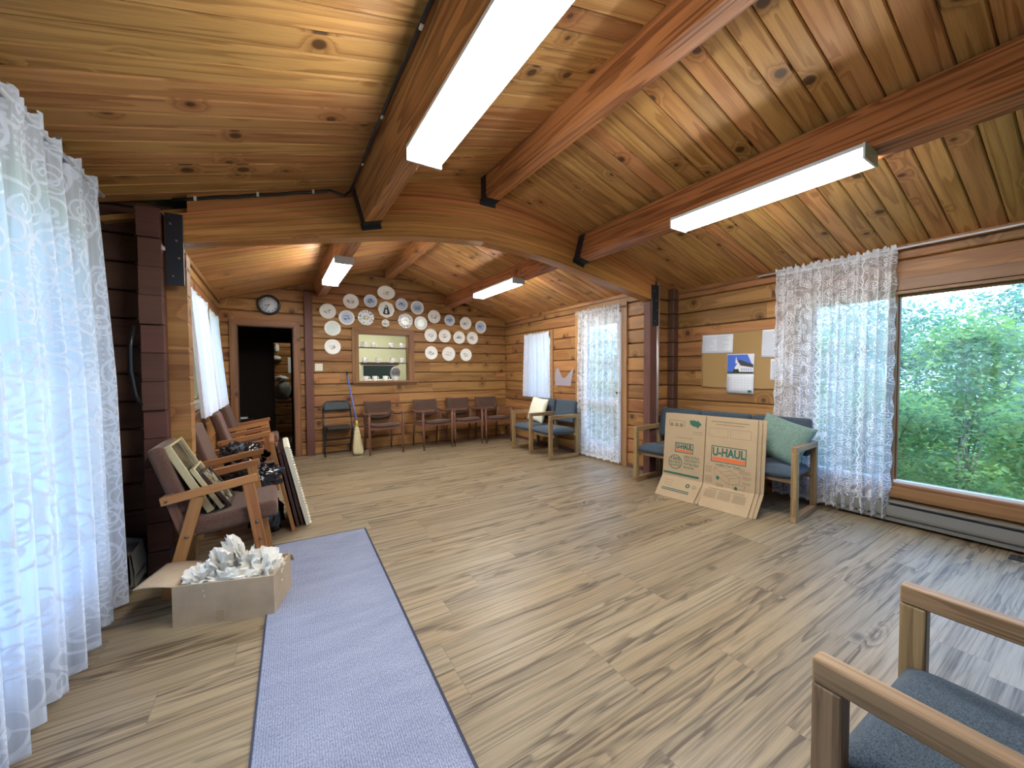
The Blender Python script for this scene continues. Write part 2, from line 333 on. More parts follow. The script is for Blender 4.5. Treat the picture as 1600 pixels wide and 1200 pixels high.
# ------------------------------------------------------------------ mesh helpers
class MB:
    k = 0
    def __init__(self):
        self.bm = bmesh.new(); self.uv = self.bm.loops.layers.uv.new('UVMap')
    def nid(self):
        MB.k += 1; return (MB.k * 37) % 190
    def face(self, vs, uvs, smooth=False):
        try: f = self.bm.faces.new(vs)
        except ValueError: return None
        for l, q in zip(f.loops, uvs): l[self.uv].uv = q
        f.smooth = smooth; return f
    def box(self, c, s, rot=None, axis=None):
        """box centred at c of size s; grain runs along the longest (or the given) axis"""
        c = Vector(c); h = Vector(s) / 2; a = axis if axis is not None else max(range(3), key=lambda i: s[i])
        i5 = 5 * self.nid(); o1, o2 = [i for i in range(3) if i != a]
        P = [Vector((x * h.x, y * h.y, z * h.z)) for x in (-1, 1) for y in (-1, 1) for z in (-1, 1)]
        V = [self.bm.verts.new(c + (rot @ p if rot else p)) for p in P]
        for idx, ax in (((0, 1, 3, 2), 0), ((4, 6, 7, 5), 0), ((0, 4, 5, 1), 1), ((2, 3, 7, 6), 1), ((0, 2, 6, 4), 2), ((1, 5, 7, 3), 2)):
            q = []
            for i in idx:
                p = P[i]
                if ax == a: q.append((p[o1] * .4, p[o2] + i5))
                else:
                    o = o2 if ax == o1 else o1
                    q.append((p[a], p[o] + i5 + (.11 if ax == o1 else 0)))
            self.face([V[i] for i in idx], q)
        return self
    def bar(self, p0, p1, w, h, up=(0, 0, 1), chamf=0.0):
        """square bar from p0 to p1; w across, h along 'up'"""
        p0, p1 = Vector(p0), Vector(p1); d = p1 - p0; L = d.length; d.normalize()
        up = Vector(up); sd = d.cross(up).normalized(); up = sd.cross(d).normalized()
        R = Matrix((d, sd, up)).transposed()
        return self.box((p0 + p1) / 2, (L, w, h), R, 0)
    def prism(self, prof, p0, d, a, b, L, i5=None, smooth=False):
        """prof: list of (x, y) in the axes a, b; extruded from p0 along unit d for L"""
        p0, d, a, b = Vector(p0), Vector(d), Vector(a), Vector(b); i5 = 5 * self.nid() if i5 is None else i5
        A = [self.bm.verts.new(p0 + a * x + b * y) for x, y in prof]; B = [self.bm.verts.new(p0 + a * x + b * y + d * L) for x, y in prof]
        n = len(prof); per = 0
        for i in range(n):
            j = (i + 1) % n; l = math.hypot(prof[j][0] - prof[i][0], prof[j][1] - prof[i][1])
            self.face([A[i], A[j], B[j], B[i]], [(0, prof[i][1] + i5), (0, prof[j][1] + i5), (L, prof[j][1] + i5), (L, prof[i][1] + i5)] if abs(prof[j][1] - prof[i][1]) > abs(prof[j][0] - prof[i][0]) else [(0, prof[i][0] + i5), (0, prof[j][0] + i5), (L, prof[j][0] + i5), (L, prof[i][0] + i5)], smooth); per += l
        self.face(A[::-1], [(x * .4, y + i5) for x, y in prof][::-1]); self.face(B, [(x * .4, y + i5) for x, y in prof])
        return self
    def tube(self, pts, r, n=10, cap=True):
        """round tube through pts; r a number or one per point"""
        pts = [Vector(p) for p in pts]; m = len(pts); rs = [r] * m if isinstance(r, (int, float)) else r; i5 = 5 * self.nid()
        rings = []; ref = None; acc = 0
        for k, p in enumerate(pts):
            d = (pts[min(k + 1, m - 1)] - pts[max(k - 1, 0)]).normalized()
            if ref is None: ref = d.orthogonal().normalized()
            ref = (ref - d * ref.dot(d)).normalized(); e = d.cross(ref)
            rings.append([self.bm.verts.new(p + (ref * math.cos(2 * PI * i / n) + e * math.sin(2 * PI * i / n)) * rs[k]) for i in range(n)])
        for k in range(m - 1):
            l = (pts[k + 1] - pts[k]).length
            for i in range(n):
                j = (i + 1) % n
                w = 2 * PI * rs[k] / n
                self.face([rings[k][i], rings[k][j], rings[k + 1][j], rings[k + 1][i]], [(acc, i * w + i5), (acc, (i + 1) * w + i5), (acc + l, (i + 1) * w + i5), (acc + l, i * w + i5)], True)
            acc += l
        if cap:
            self.face(rings[0][::-1], [(0, i5)] * n); self.face(rings[-1], [(0, i5)] * n)
        return self
    def lathe(self, prof, c=(0, 0, 0), n=32, axis='Z', sx=1.0, sz=1.0, wave=None):
        """prof: (radius, height) pairs about the axis; closed where radius is 0"""
        c = Vector(c); rings = []
        def P(r, h, a):
            k = r * (1 + (wave[0] * math.cos(wave[1] * a) if wave else 0))
            x, y = k * math.cos(a) * sx, k * math.sin(a) * sz
            return c + (Vector((x, y, h)) if axis == 'Z' else Vector((x, -h, y)) if axis == 'Y' else Vector((h, x, y)))
        for r, h in prof:
            rings.append([self.bm.verts.new(P(0, h, 0))] if r < 1e-6 else [self.bm.verts.new(P(r, h, 2 * PI * i / n)) for i in range(n)])
        for k in range(len(rings) - 1):
            A, B = rings[k], rings[k + 1]
            for i in range(n):
                j = (i + 1) % n
                if len(A) == 1 and len(B) > 1: self.face([A[0], B[i], B[j]], [(0, 0)] * 3, True)
                elif len(B) == 1 and len(A) > 1: self.face([A[i], A[j], B[0]], [(0, 0)] * 3, True)
                elif len(A) > 1: self.face([A[i], A[j], B[j], B[i]], [(0, 0)] * 4, True)
        return self
    def grid(self, nu, nv, fn, uvf=None, smooth=True):
        V = [[self.bm.verts.new(fn(i / nu, j / nv)) for j in range(nv + 1)] for i in range(nu + 1)]
        uvf = uvf or (lambda a, b: (a, b))
        for i in range(nu):
            for j in range(nv):
                self.face([V[i][j], V[i + 1][j], V[i + 1][j + 1], V[i][j + 1]], [uvf(i / nu, j / nv), uvf((i + 1) / nu, j / nv), uvf((i + 1) / nu, (j + 1) / nv), uvf(i / nu, (j + 1) / nv)], smooth)
        return self
    def poly(self, pts):
        i5 = 5 * self.nid(); self.face([self.bm.verts.new(p) for p in pts], [(p[0], p[2] + i5) for p in pts]); return self

def obj(name, mb, mat, parent=None, bevel=0.0, seg=2, subsurf=0, recalc=True, loc=None, rot=None, solid=0.0):
    bm = mb.bm
    if recalc: bmesh.ops.recalc_face_normals(bm, faces=bm.faces[:])
    me = bpy.data.meshes.new(name); bm.to_mesh(me); bm.free()
    me.materials.append(M[mat] if isinstance(mat, str) else mat)
    o = bpy.data.objects.new(name, me); C.objects.link(o)
    if parent: o.parent = parent
    if loc: o.location = loc
    if rot: o.rotation_euler = rot
    if bevel:
        b = o.modifiers.new('bevel', 'BEVEL'); b.width = bevel; b.segments = seg; b.limit_method = 'ANGLE'; b.angle_limit = .6
        b.harden_normals = False
    if subsurf:
        s = o.modifiers.new('sub', 'SUBSURF'); s.levels = subsurf; s.render_levels = subsurf
    if solid:
        s = o.modifiers.new('solid', 'SOLIDIFY'); s.thickness = solid
    return o
def tag(o, label, cat, group=None, kind=None):
    o['label'] = label; o['category'] = cat
    if group: o['group'] = group
    if kind: o['kind'] = kind
    return o
def empty(name, loc, rz=0.0, label='', cat='', group=None, rot=None):
    o = bpy.data.objects.new(name, None); C.objects.link(o); o.empty_display_size = .1
    o.location = loc; o.rotation_euler = rot if rot else (0, 0, rz)
    return tag(o, label, cat, group)
def struct(name, mb, mat, **kw):
    o = obj(name, mb, mat, **kw); o['kind'] = 'structure'; return o
def copy_tree(o, loc=None, rz=None, label=None, parent=None):
    c = o.copy(); C.objects.link(c)
    if parent: c.parent = parent
    if loc is not None: c.location = loc
    if rz is not None: c.rotation_euler = (0, 0, rz)
    if label: c['label'] = label
    for ch in [x for x in bpy.data.objects if x.parent == o]: copy_tree(ch, parent=c)
    return c
def text_mesh(name, body, size, mat, parent, M4, align='CENTER', bold=0.0, squeeze=1.0):
    cu = bpy.data.curves.new(name, 'FONT'); cu.body = body; cu.size = size; cu.align_x = align; cu.align_y = 'CENTER'; cu.offset = bold; cu.space_line = .95
    t = bpy.data.objects.new(name, cu); C.objects.link(t)
    bpy.context.view_layer.update()
    me = bpy.data.meshes.new_from_object(t.evaluated_get(bpy.context.evaluated_depsgraph_get())); me.name = name
    bpy.data.objects.remove(t); bpy.data.curves.remove(cu)
    me.transform(M4 @ Matrix.Diagonal((squeeze, 1, 1, 1)))
    me.materials.clear(); me.materials.append(M[mat])
    o = bpy.data.objects.new(name, me); C.objects.link(o); o.parent = parent
    return o
SKY, EXPO, SUN = 3.0, 1.25, 1.6
# ------------------------------------------------------------------ the room
XL, XR, YF = -.645, 4.08, 6.85          # log walls of the far half of the hall
XFL, XFR, YB = -.92, 4.48, -2.6         # walls of the near half
RX = 1.715                              # ridge
def zc(x, back): return 3.1 - (.322 if back else .28) * abs(x - RX)
CH, C0 = .1835, .0145                   # log course height

def log_wall(name, p0, d, nrm, L, ztop, openings=(), mat='log', thick=.12, roof=None, z0=0.0, seed=1, joint=(1.6, 3.4), ch=.013):
    """stacked squared logs with a V groove between courses; openings: (s0, s1, z0, z1)"""
    rng = random.Random(seed); mb = MB(); d = Vector(d); nrm = Vector(nrm); p0 = Vector(p0)
    k = 0; rows = []; za = z0; zb = C0 + CH * 0
    while za < ztop:
        zb = C0 + CH * (k + 1); k += 1
        if zb <= za: continue
        zb = min(zb, ztop); rows.append((za, zb)); za = zb
    for za, zb in rows:
        cuts = sorted({za, zb, *[z for o in openings for z in o[2:4] if za < z < zb]})
        joints = []; s = rng.uniform(.3, joint[1])
        while s < L: joints.append(s); s += rng.uniform(*joint)
        ids = [5 * mb.nid() for _ in range(len(joints) + 1)]
        for a, b in zip(cuts, cuts[1:]):
            lo, hi = (0.0, L)
            if roof: lo, hi = roof(a, L)
            if hi - lo < .02: continue
            spans = [(lo, hi)]
            for o in openings:
                if o[2] < b - 1e-6 and o[3] > a + 1e-6:
                    spans = [q for s0, s1 in spans for q in ((s0, min(s1, o[0])), (max(s0, o[1]), s1)) if q[1] - q[0] > 1e-4]
            c0 = ch if a == za else 0; c1 = ch if b == zb else 0; gd = .035
            prof = [(-thick, a)] + ([(-gd, a), (-gd, a + .0035), (-c0, a + .0035), (-.004, a + .0035 + c0 * .4), (0, a + .0035 + c0)] if c0 else [(0, a)]) + ([(0, b - .0035 - c1), (-.004, b - .0035 - c1 * .4), (-c1, b - .0035), (-gd, b - .0035), (-gd, b)] if c1 else [(0, b)]) + [(-thick, b)]
            prof = [(x, z - za) for x, z in prof]
            for s0, s1 in spans:
                e = [s0] + [j for j in joints if s0 < j < s1] + [s1]
                for q0, q1 in zip(e, e[1:]):
                    ii = ids[sum(1 for j in joints if j <= q0 + 1e-6)]
                    mb.prism(prof, p0 + d * q0 + Vector((0, 0, za)), d, nrm, (0, 0, 1), q1 - q0, i5=ii)
    return struct(name, mb, mat)

def gable(zlow, L, x0=-1.0):
    h = max(0, (3.18 - zlow) / .322) + .12
    return max(0, RX - h - x0), min(L, RX + h - x0)
DOOR = (-.445, .272, 0.0, 2.0); HATCH = (1.21, 2.07, 1.15, 1.966)
log_wall('wall_back', (-1.0, YF, 0), (1, 0, 0), (0, -1, 0), 5.4, 3.2, [(a + 1.0, b + 1.0, c, e) for a, b, c, e in (DOOR, HATCH)], roof=gable, seed=3)
WL = ((4.48, 5.36, 1.0, 2.03), (5.62, 6.5, 1.0, 2.03))
log_wall('wall_left_rear', (XL, 3.50, 0), (0, 1, 0), (1, 0, 0), 3.47, 2.46, [(a - 3.50, b - 3.50, c, e) for a, b, c, e in WL], seed=5)
GD = (3.70, 4.55, 0.0, 2.14); WR = (5.3, 6.0, .86, 1.95)
log_wall('wall_right_rear', (XR, 3.3, 0), (0, 1, 0), (-1, 0, 0), 3.67, 2.46, [(a - 3.3, b - 3.3, c, e) for a, b, c, e in (GD, WR)], seed=8)
BW = (-1.25, 1.70, .31, 1.96)
log_wall('wall_right_front', (XFR, YB - .1, 0), (0, 1, 0), (-1, 0, 0), 6.13, 2.5, [(BW[0] - YB + .1, BW[1] - YB + .1, BW[2], BW[3])], seed=9)
LW = (-.3, 2.72, .35, 2.02)
log_wall('wall_left_front', (XFL, YB - .1, 0), (0, 1, 0), (1, 0, 0), 6.2, 2.5, [(LW[0] - YB + .1, LW[1] - YB + .1, LW[2], LW[3])], mat='darklog', seed=11)
log_wall('wall_left_jog', (-1.1, 3.49, 0), (1, 0, 0), (0, -1, 0), .53, 2.45, mat='darklog', seed=12)
log_wall('wall_right_jog', (4.09, 3.205, 0), (1, 0, 0), (0, -1, 0), .5, 2.45, seed=13)
log_wall('wall_front', (-1.1, YB, 0), (1, 0, 0), (0, 1, 0), 5.7, 3.1, seed=14)

mb = MB(); mb.grid(1, 1, lambda a, b: Vector((-1.2 + 6.0 * a, -2.8 + 13.2 * b, 0)), lambda a, b: (-1.2 + 6.0 * a + 20, -2.8 + 13.2 * b + 20), False)
struct('floor', mb, 'floor')

# ceiling boards run up the slope from each eave to the ridge
mb = MB(); W = .128
def boards(y0, y1, back, side):
    k = .322 if back else .28; n = Vector((side * k, 0, 1)).normalized(); d = Vector((side, 0, -k)).normalized()
    nb = max(1, round((y1 - y0) / W)); w = (y1 - y0) / nb; c = .006
    L = 3.25 if not back else 2.75
    g = .003; prof = [(-w / 2, .03), (-w / 2, .018), (-w / 2 + g, .018), (-w / 2 + g, c), (-w / 2 + g + c, 0), (w / 2 - g - c, 0), (w / 2 - g, c), (w / 2 - g, .018), (w / 2, .018), (w / 2, .03)]
    for i in range(nb):
        mb.prism(prof, Vector((RX, y0 + w * (i + .5), 3.1)) - d * 0.005, d, (0, 1, 0), n, L)
for side in (-1, 1):
    boards(YB - .1, 3.42, False, side); boards(3.42, YF + .12, True, side)
struct('ceiling', mb, 'ceil')
mb = MB()
for side in (-1, 1):
    k = .27; mb.poly([(RX, YB - .2, 3.17), (RX + side * 3.4, YB - .2, 3.17 - .27 * 3.4), (RX + side * 3.4, YF + .15, 3.17 - .27 * 3.4), (RX, YF + .15, 3.17)])
struct('ceiling_roof_deck', mb, 'darklog')

# crown strips at the eaves
for nm, x, y0, y1, sgn in (('trim_1', XFR, YB, 3.3, -1), ('trim_2', XR, 3.34, YF, -1), ('trim_3', XL, 3.34, YF, 1)):
    mb = MB(); zt = zc(x, nm != 'trim_1')
    mb.bar((x + sgn * .012, y0, zt - .012), (x + sgn * .012, y1, zt - .012), .024, .055); struct(nm, mb, 'log', bevel=.003)

# ------------------------------------------------------------------ glulam arch
G0, G1 = 3.22, 3.36; AZ = -.054      # the arch stands slightly askew: left end farther
gy = lambda x: G0 + (RX - x) * .054
def interp(tab, x):
    for (a, p), (b, q) in zip(tab, tab[1:]):
        if x <= b:
            f = max(0, (x - a) / (b - a)); return p + (q - p) * f
    return tab[-1][1]
def smooth_tab(tab, n=60):
    out = []; x0, x1 = tab[0][0], tab[-1][0]
    for i in range(n + 1):
        x = x0 + (x1 - x0) * i / n; h = .22
        out.append((x, sum(interp(tab, min(max(x + h * j / 4, x0), x1)) for j in range(-4, 5)) / 9 if h < x - x0 < 1e9 else interp(tab, x)))
    return out
ZB = smooth_tab([(0, 2.515), (.45, 2.487), (.8, 2.445), (1.1, 2.385), (2.2, 2.17), (2.6, 2.09)])
ZT = smooth_tab([(0, 2.86), (.45, 2.83), (.8, 2.775), (1.15, 2.69), (2.2, 2.365), (2.6, 2.24)])
arch_l, arch_r = -.59, 4.02
arch = empty('arched_beam', (RX, G0, 2.06), AZ, 'long curved laminated fir beam spanning the hall between the two posts', 'beam')
def strip_solid(mb, fb, ft, x0, x1, y0, y1, n=64):
    i5 = 5 * mb.nid(); rows = []
    for i in range(n + 1):
        x = x0 + (x1 - x0) * i / n; zb, zt = fb(x), ft(x)
        rows.append([mb.bm.verts.new((x - RX, y - G0, z - 2.06)) for y, z in ((y0, zb), (y0, zt), (y1, zt), (y1, zb))] + [x, zb, zt])
    for r, s in zip(rows, rows[1:]):
        h0, h1 = r[6] - r[5], s[6] - s[5]
        for (a, b, va, vb) in ((0, 1, 0, 1), (1, 2, 2, 3), (2, 3, 1, 0), (3, 0, 3, 4)):
            w0 = (0, h0) if (a, b) == (0, 1) else (h0, 0) if (a, b) == (2, 3) else (.1, .24)
            w1 = (0, h1) if (a, b) == (0, 1) else (h1, 0) if (a, b) == (2, 3) else (.1, .24)
            mb.face([r[a], r[b], s[b], s[a]], [(r[4], w0[0] + i5), (r[4], w0[1] + i5), (s[4], w1[1] + i5), (s[4], w1[0] + i5)])
    for r in (rows[0], rows[-1]): mb.face(r[:4], [(0, i5)] * 4)
mb = MB(); NL = 8
fb = lambda x: interp(ZB, abs(x - RX)); ft = lambda x: interp(ZT, abs(x - RX))
for k in range(NL):
    strip_solid(mb, lambda x, k=k: fb(x) + (ft(x) - fb(x)) * k / NL, lambda x, k=k: fb(x) + (ft(x) - fb(x)) * (k + 1) / NL, arch_l, arch_r, G0, G1)
obj('lamination', mb, 'glulam', arch)
mb = MB(); fr = lambda x: zc(x, False) + .03
for k in range(3):
    strip_solid(mb, lambda x, k=k: ft(x) + .004 + (fr(x) - ft(x)) * k / 3, lambda x, k=k: ft(x) + .004 + (fr(x) - ft(x)) * (k + 1) / 3, arch_l + .12, arch_r - .02, G0 + .008, G1 - .008)
obj('infill_board', mb, 'glulam', arch)
for sx, x0, x1, z0, z1 in ((0, -.582, -.49, 1.88, 2.345), (1, 3.915, 4.03, 1.85, 2.345)):
    mb = MB(); mb.box(((x0 + x1) / 2 - RX, -.012, (z0 + z1) / 2 - 2.06), (x1 - x0, .014, z1 - z0))
    p = obj('steel_plate', mb, 'steelplate', arch, bevel=.002)
    for bx, bz in ((.3, .85), (.6, .62), (.72, .38), (.35, .12)):
        mb = MB(); mb.lathe([(0, .03), (.008, .03), (.009, .02), (.009, .012)], ((x0 + (x1 - x0) * bx) - RX, -.0, z0 + (z1 - z0) * bz - 2.06), 8, 'Y')
        b = obj('bolt', mb, 'bolt', p)

# ------------------------------------------------------------------ roof beams
th = math.atan(.28)
def beam(label, x, z, tilt, y0, y1, hang, w=.13, h=.28):
    """x, z: lower left edge; tilt: -1 left slope, 0 ridge, 1 right slope"""
    t = {-1: th, 0: 0.0, 1: -th}[tilt]
    o = empty('ceiling_beam', (x, y0, z), 0, label, 'beam', 'roof beams', rot=(0, -t, 0))
    mb = MB(); mb.prism([(0, 0), (w, 0), (w, h), (0, h)], (0, 0, 0), (0, 1, 0), (1, 0, 0), (0, 0, 1), y1 - y0)
    obj('timber', mb, 'beam', o, bevel=.006)
    if hang is not None:
        mb = MB(); yy = hang - y0; g = .006; s = -1 if hang > y0 + .1 else 1
        for c, sz in (((-g / 2, yy + s * .045, h * .46), (g, .09, h * .95)), ((w + g / 2, yy + s * .045, h * .46), (g, .09, h * .95)), ((w / 2, yy + s * .045, -g / 2), (w + 2 * g, .09, g)), ((w / 2, yy + s * .003, -.014), (w + .03, .006, .05))):
            mb.box(c, sz)
        obj('hanger_bracket', mb, 'steelplate', o)
    return o
FB = ((.63, 2.475, -1), (1.672, 2.885, 0), (2.744, 2.494, 1))
fl_ = ('fir roof beam on the left slope with the black cable along it, near half of hall', 'fir ridge beam overhead under the roof peak in the near half of hall', 'fir roof beam on the right slope carrying the light near the big window')
bl_ = ('fir roof beam behind the arch, left slope, carrying the small light near the clock', 'fir ridge beam behind the arch running to the wall above the oval plate', 'fir roof beam behind the arch, right slope, carrying the light above the plates')
for (x, z, t), l in zip(FB, fl_): beam(l, x, z, t, YB, gy(x) - .006, gy(x) - .006)
for (x, z, t), l in zip(((.62, 2.50, -1), (1.668, 2.925, 0), (2.76, 2.545, 1)), bl_): beam(l, x, z, t, gy(x) + .146, YF, None, h=.26)

# ------------------------------------------------------------------ posts, log ends
mb = MB(); z = 0.0; k = 0
while z < 2.12:
    zt = min(2.12, C0 + CH * (k + 1) - .02)
    mb.prism([(-.055, z), (.055, z), (.06, z + .012), (.06, zt - .012), (.055, zt), (-.055, zt), (-.06, zt - .012), (-.06, z + .012)], (0, .005, 0), (0, 1, 0), (1, 0, 0), (0, 0, 1), .145)
    z = zt; k += 1
tag(obj('log_post', mb, 'log', loc=(-.5485, 3.408, 0)), 'pale stacked log post under the left end of the arch', 'post')
mb = MB(); z = 0.0; k = 0
while z < 2.36:   # the butt ends of the wall logs, rounded
    zt = min(2.36, C0 + CH * (k + 1) - .05); e = .012 * ((k * 7) % 3 - 1)
    mb.box((0, .10 + e, (z + zt) / 2), (.115, .20, zt - z - .002), axis=1); z = zt; k += 1
tag(obj('log_column', mb, 'redlog', loc=(-.655, 3.305, 0), bevel=.028, seg=3), 'dark red-brown column of stacked log ends beside the lace curtain', 'post')
mb = MB(); mb.box((0, .05, 1.075), (.125, .10, 2.15), axis=2)
tag(obj('log_post', mb, 'redlog', loc=(3.965, 3.10, 0), bevel=.006), 'dark brown timber post under the right end of the arch', 'post')
mb = MB(); z = 0.0; k = 0
while z < 2.36:
    zt = min(2.36, C0 + CH * (k + 1)); mb.box((0, .045, (z + zt) / 2), (.10, .09, zt - z - .002), axis=2); z = zt; k += 1
tag(obj('log_column', mb, 'darklog', loc=(4.42, 3.112, 0), bevel=.014, seg=2), 'dark column of log ends in the corner between conduit and cork board', 'post')
mb = MB(); mb.box((0, 0, 1.28), (.115, .09, 2.56), axis=2)
tag(obj('timber_post', mb, 'redlog', loc=(.478, YF - .046, 0), bevel=.005), 'dark reddish post on the far wall right of the doorway', 'post')

# ------------------------------------------------------------------ door and hatch trim
def frame_trim(name, x0, x1, z0, z1, w, y, bottom=False, mat='trim', dep=.022):
    mb = MB(); yy = y - dep / 2
    mb.prism([(x0 - w, z1 + w), (x1 + w, z1 + w), (x1, z1), (x0, z1)], (0, y - dep, 0), (0, 1, 0), (1, 0, 0), (0, 0, 1), dep)
    o = struct(name, mb, mat, bevel=.003)
    for s in ((x0 - w, x0), (x1, x1 + w)):
        inner = x0 if s[1] == x0 else x1; outer = s[0] if s[1] == x0 else s[1]
        m2 = MB(); i5 = 5 * m2.nid(); 
        V = [(outer, z0), (inner, z0), (inner, z1), (outer, z1 + w)]
        A = [m2.bm.verts.new((a, y - dep, b)) for a, b in V]; B = [m2.bm.verts.new((a, y, b)) for a, b in V]
        m2.face(A, [(b, a + i5) for a, b in V]); m2.face(B[::-1], [(b, a + i5) for a, b in V][::-1])
        for i in range(4):
            j = (i + 1) % 4; m2.face([A[i], A[j], B[j], B[i]], [(V[i][1], i5), (V[j][1], i5), (V[j][1], i5 + .02), (V[i][1], i5 + .02)])
        obj('jamb_trim', m2, mat, o, bevel=.003)
    return o
frame_trim('trim_4', DOOR[0], DOOR[1], 0, DOOR[3], .088, YF)
mb = MB()
for x in (DOOR[0] + .006, DOOR[1] - .006): mb.box((x, YF + .06, 1.0), (.014, .13, 2.0))
mb.box((-.0865, YF + .06, 1.996), (.717, .13, .014)); struct('trim_5', mb, 'darklog')
frame_trim('trim_6', HATCH[0], HATCH[1], HATCH[2], HATCH[3], .095, YF)
mb = MB()
for x in (HATCH[0] + .006, HATCH[1] - .006): mb.box((x, YF + .07, 1.558), (.014, .15, .815))
mb.box((1.64, YF + .07, 1.96), (.86, .15, .014)); struct('trim_7', mb, 'trim')
mb = MB(); mb.box((1.67, YF + .10, 1.137), (1.12, .33, .03)); mb.box((1.66, YF - .02, 1.105), (1.08, .03, .03))
struct('trim_8', mb, 'trim', bevel=.004)

# ------------------------------------------------------------------ windows and glazed door
def rect_frame(mb, x, y0, y1, z0, z1, w, dep):
    mb.box((x, y0 + w / 2, (z0 + z1) / 2), (dep, w, z1 - z0)); mb.box((x, y1 - w / 2, (z0 + z1) / 2), (dep, w, z1 - z0))
    mb.box((x, (y0 + y1) / 2, z1 - w / 2), (dep, y1 - y0 - 2 * w, w)); mb.box((x, (y0 + y1) / 2, z0 + w / 2), (dep, y1 - y0 - 2 * w, w))
def window(name, x, sgn, op, w=.05, casing=.09, mulls=(), bars=(), mat='trimlight', sill=True):
    y0, y1, z0, z1 = op; mb = MB()
    rect_frame(mb, x + sgn * -.06, y0, y1, z0, z1, .028, .13)
    o = struct(name, mb, mat, bevel=.003)
    mb = MB(); c = casing; xx = x + sgn * .011
    mb.box((xx, (y0 + y1) / 2, z1 + c / 2), (.022, y1 - y0 + 2 * c, c)); mb.box((xx, (y0 + y1) / 2, z0 - c / 2), (.022, y1 - y0 + 2 * c, c))
    mb.box((xx, y0 - c / 2, (z0 + z1) / 2), (.022, c, z1 - z0)); mb.box((xx, y1 + c / 2, (z0 + z1) / 2), (.022, c, z1 - z0))
    obj('casing', mb, mat, o, bevel=.003)
    mb = MB(); edges = [y0 + .028] + list(mulls) + [y1 - .028]
    for a, b in zip(edges, edges[1:]): rect_frame(mb, x + sgn * -.075, a + (.02 if a in mulls else 0), b - (.02 if b in mulls else 0), z0 + .028, z1 - .028, .018, .04)
    for m in mulls: mb.box((x + sgn * -.065, m, (z0 + z1) / 2), (.09, .055, z1 - z0 - .056))
    for zb in bars: mb.box((x + sgn * -.075, (y0 + y1) / 2, zb), (.03, y1 - y0 - .06, .022))
    obj('sash', mb, mat, o, bevel=.002)
    for a, b in zip(edges, edges[1:]):
        mb = MB(); mb.box((x + sgn * -.075, (a + b) / 2, (z0 + z1) / 2), (.004, b - a - .02, z1 - z0 - .06)); obj('pane', mb, 'glass', o)
    return o
window('window_1', XFR, -1, BW, mulls=(1.09,), casing=.095, mat='trim')
window('window_2', XFL, 1, LW, mulls=(1.2,), casing=.08)
window('window_3', XR, -1, WR, bars=(1.42,), casing=.07)
window('window_4', XL, 1, WL[0], casing=.05); window('window_5', XL, 1, WL[1], casing=.05)
# white vinyl stop along the bottom of the big window
mb = MB(); mb.box((XFR + .05, .22, .347), (.05, 2.86, .02)); obj('glazing_stop', mb, 'whitemetal', bpy.data.objects['window_1'])
# glazed door
mb = MB(); y0, y1, z0, z1 = GD; xx = XR + .05
for a, b in ((y0 + .02, y0 + .13), (y1 - .13, y1 - .02)): mb.box((xx, (a + b) / 2, z1 / 2), (.045, b - a, z1 - .03))
for a, b in ((.02, .26), (.80, .92), (z1 - .16, z1 - .02)): mb.box((xx, (y0 + y1) / 2, (a + b) / 2), (.045, y1 - y0 - .26, b - a), axis=1)
for a in (1.18, 1.47, 1.72): mb.box((xx, (y0 + y1) / 2, a), (.03, y1 - y0 - .26, .024))
o = struct('door_1', mb, 'whitemetal', bevel=.003)
mb = MB(); mb.box((xx, (y0 + y1) / 2, 1.1), (.005, y1 - y0 - .25, 1.8)); obj('pane', mb, 'glass', o)
mb = MB(); mb.tube([(xx - .02, y0 + .08, 1.0), (xx - .06, y0 + .08, 1.0)], .012); mb.lathe([(0, -.1), (.02, -.095), (.028, -.075), (.02, -.058), (0, -.055)], (xx, y0 + .08, 1.0), 14, 'X'); obj('door_knob', mb, 'bolt', o)
mb = MB(); c = .095
for s in ((y0 - c, y0), (y1, y1 + c)): mb.box((XR - .012, (s[0] + s[1]) / 2, z1 / 2 + .05), (.026, c, z1 + .1))
mb.box((XR - .012, (y0 + y1) / 2, z1 + .05), (.026, y1 - y0, .1))
for s in (y0 + .008, y1 - .008): mb.box((XR + .055, s, z1 / 2), (.13, .018, z1))
mb.box((XR + .055, (y0 + y1) / 2, z1 - .008), (.13, y1 - y0, .018)); mb.box((XR + .04, (y0 + y1) / 2, .012), (.16, y1 - y0, .022))
struct('trim_9', mb, 'trimlight', bevel=.003)
mb = MB(); mb.box((XR - .009, 3.47, .03), (.016, .25, .05)); mb.box((XR - .009, 5.75, .03), (.016, 2.18, .05)); struct('baseboard_right', mb, 'redlog')
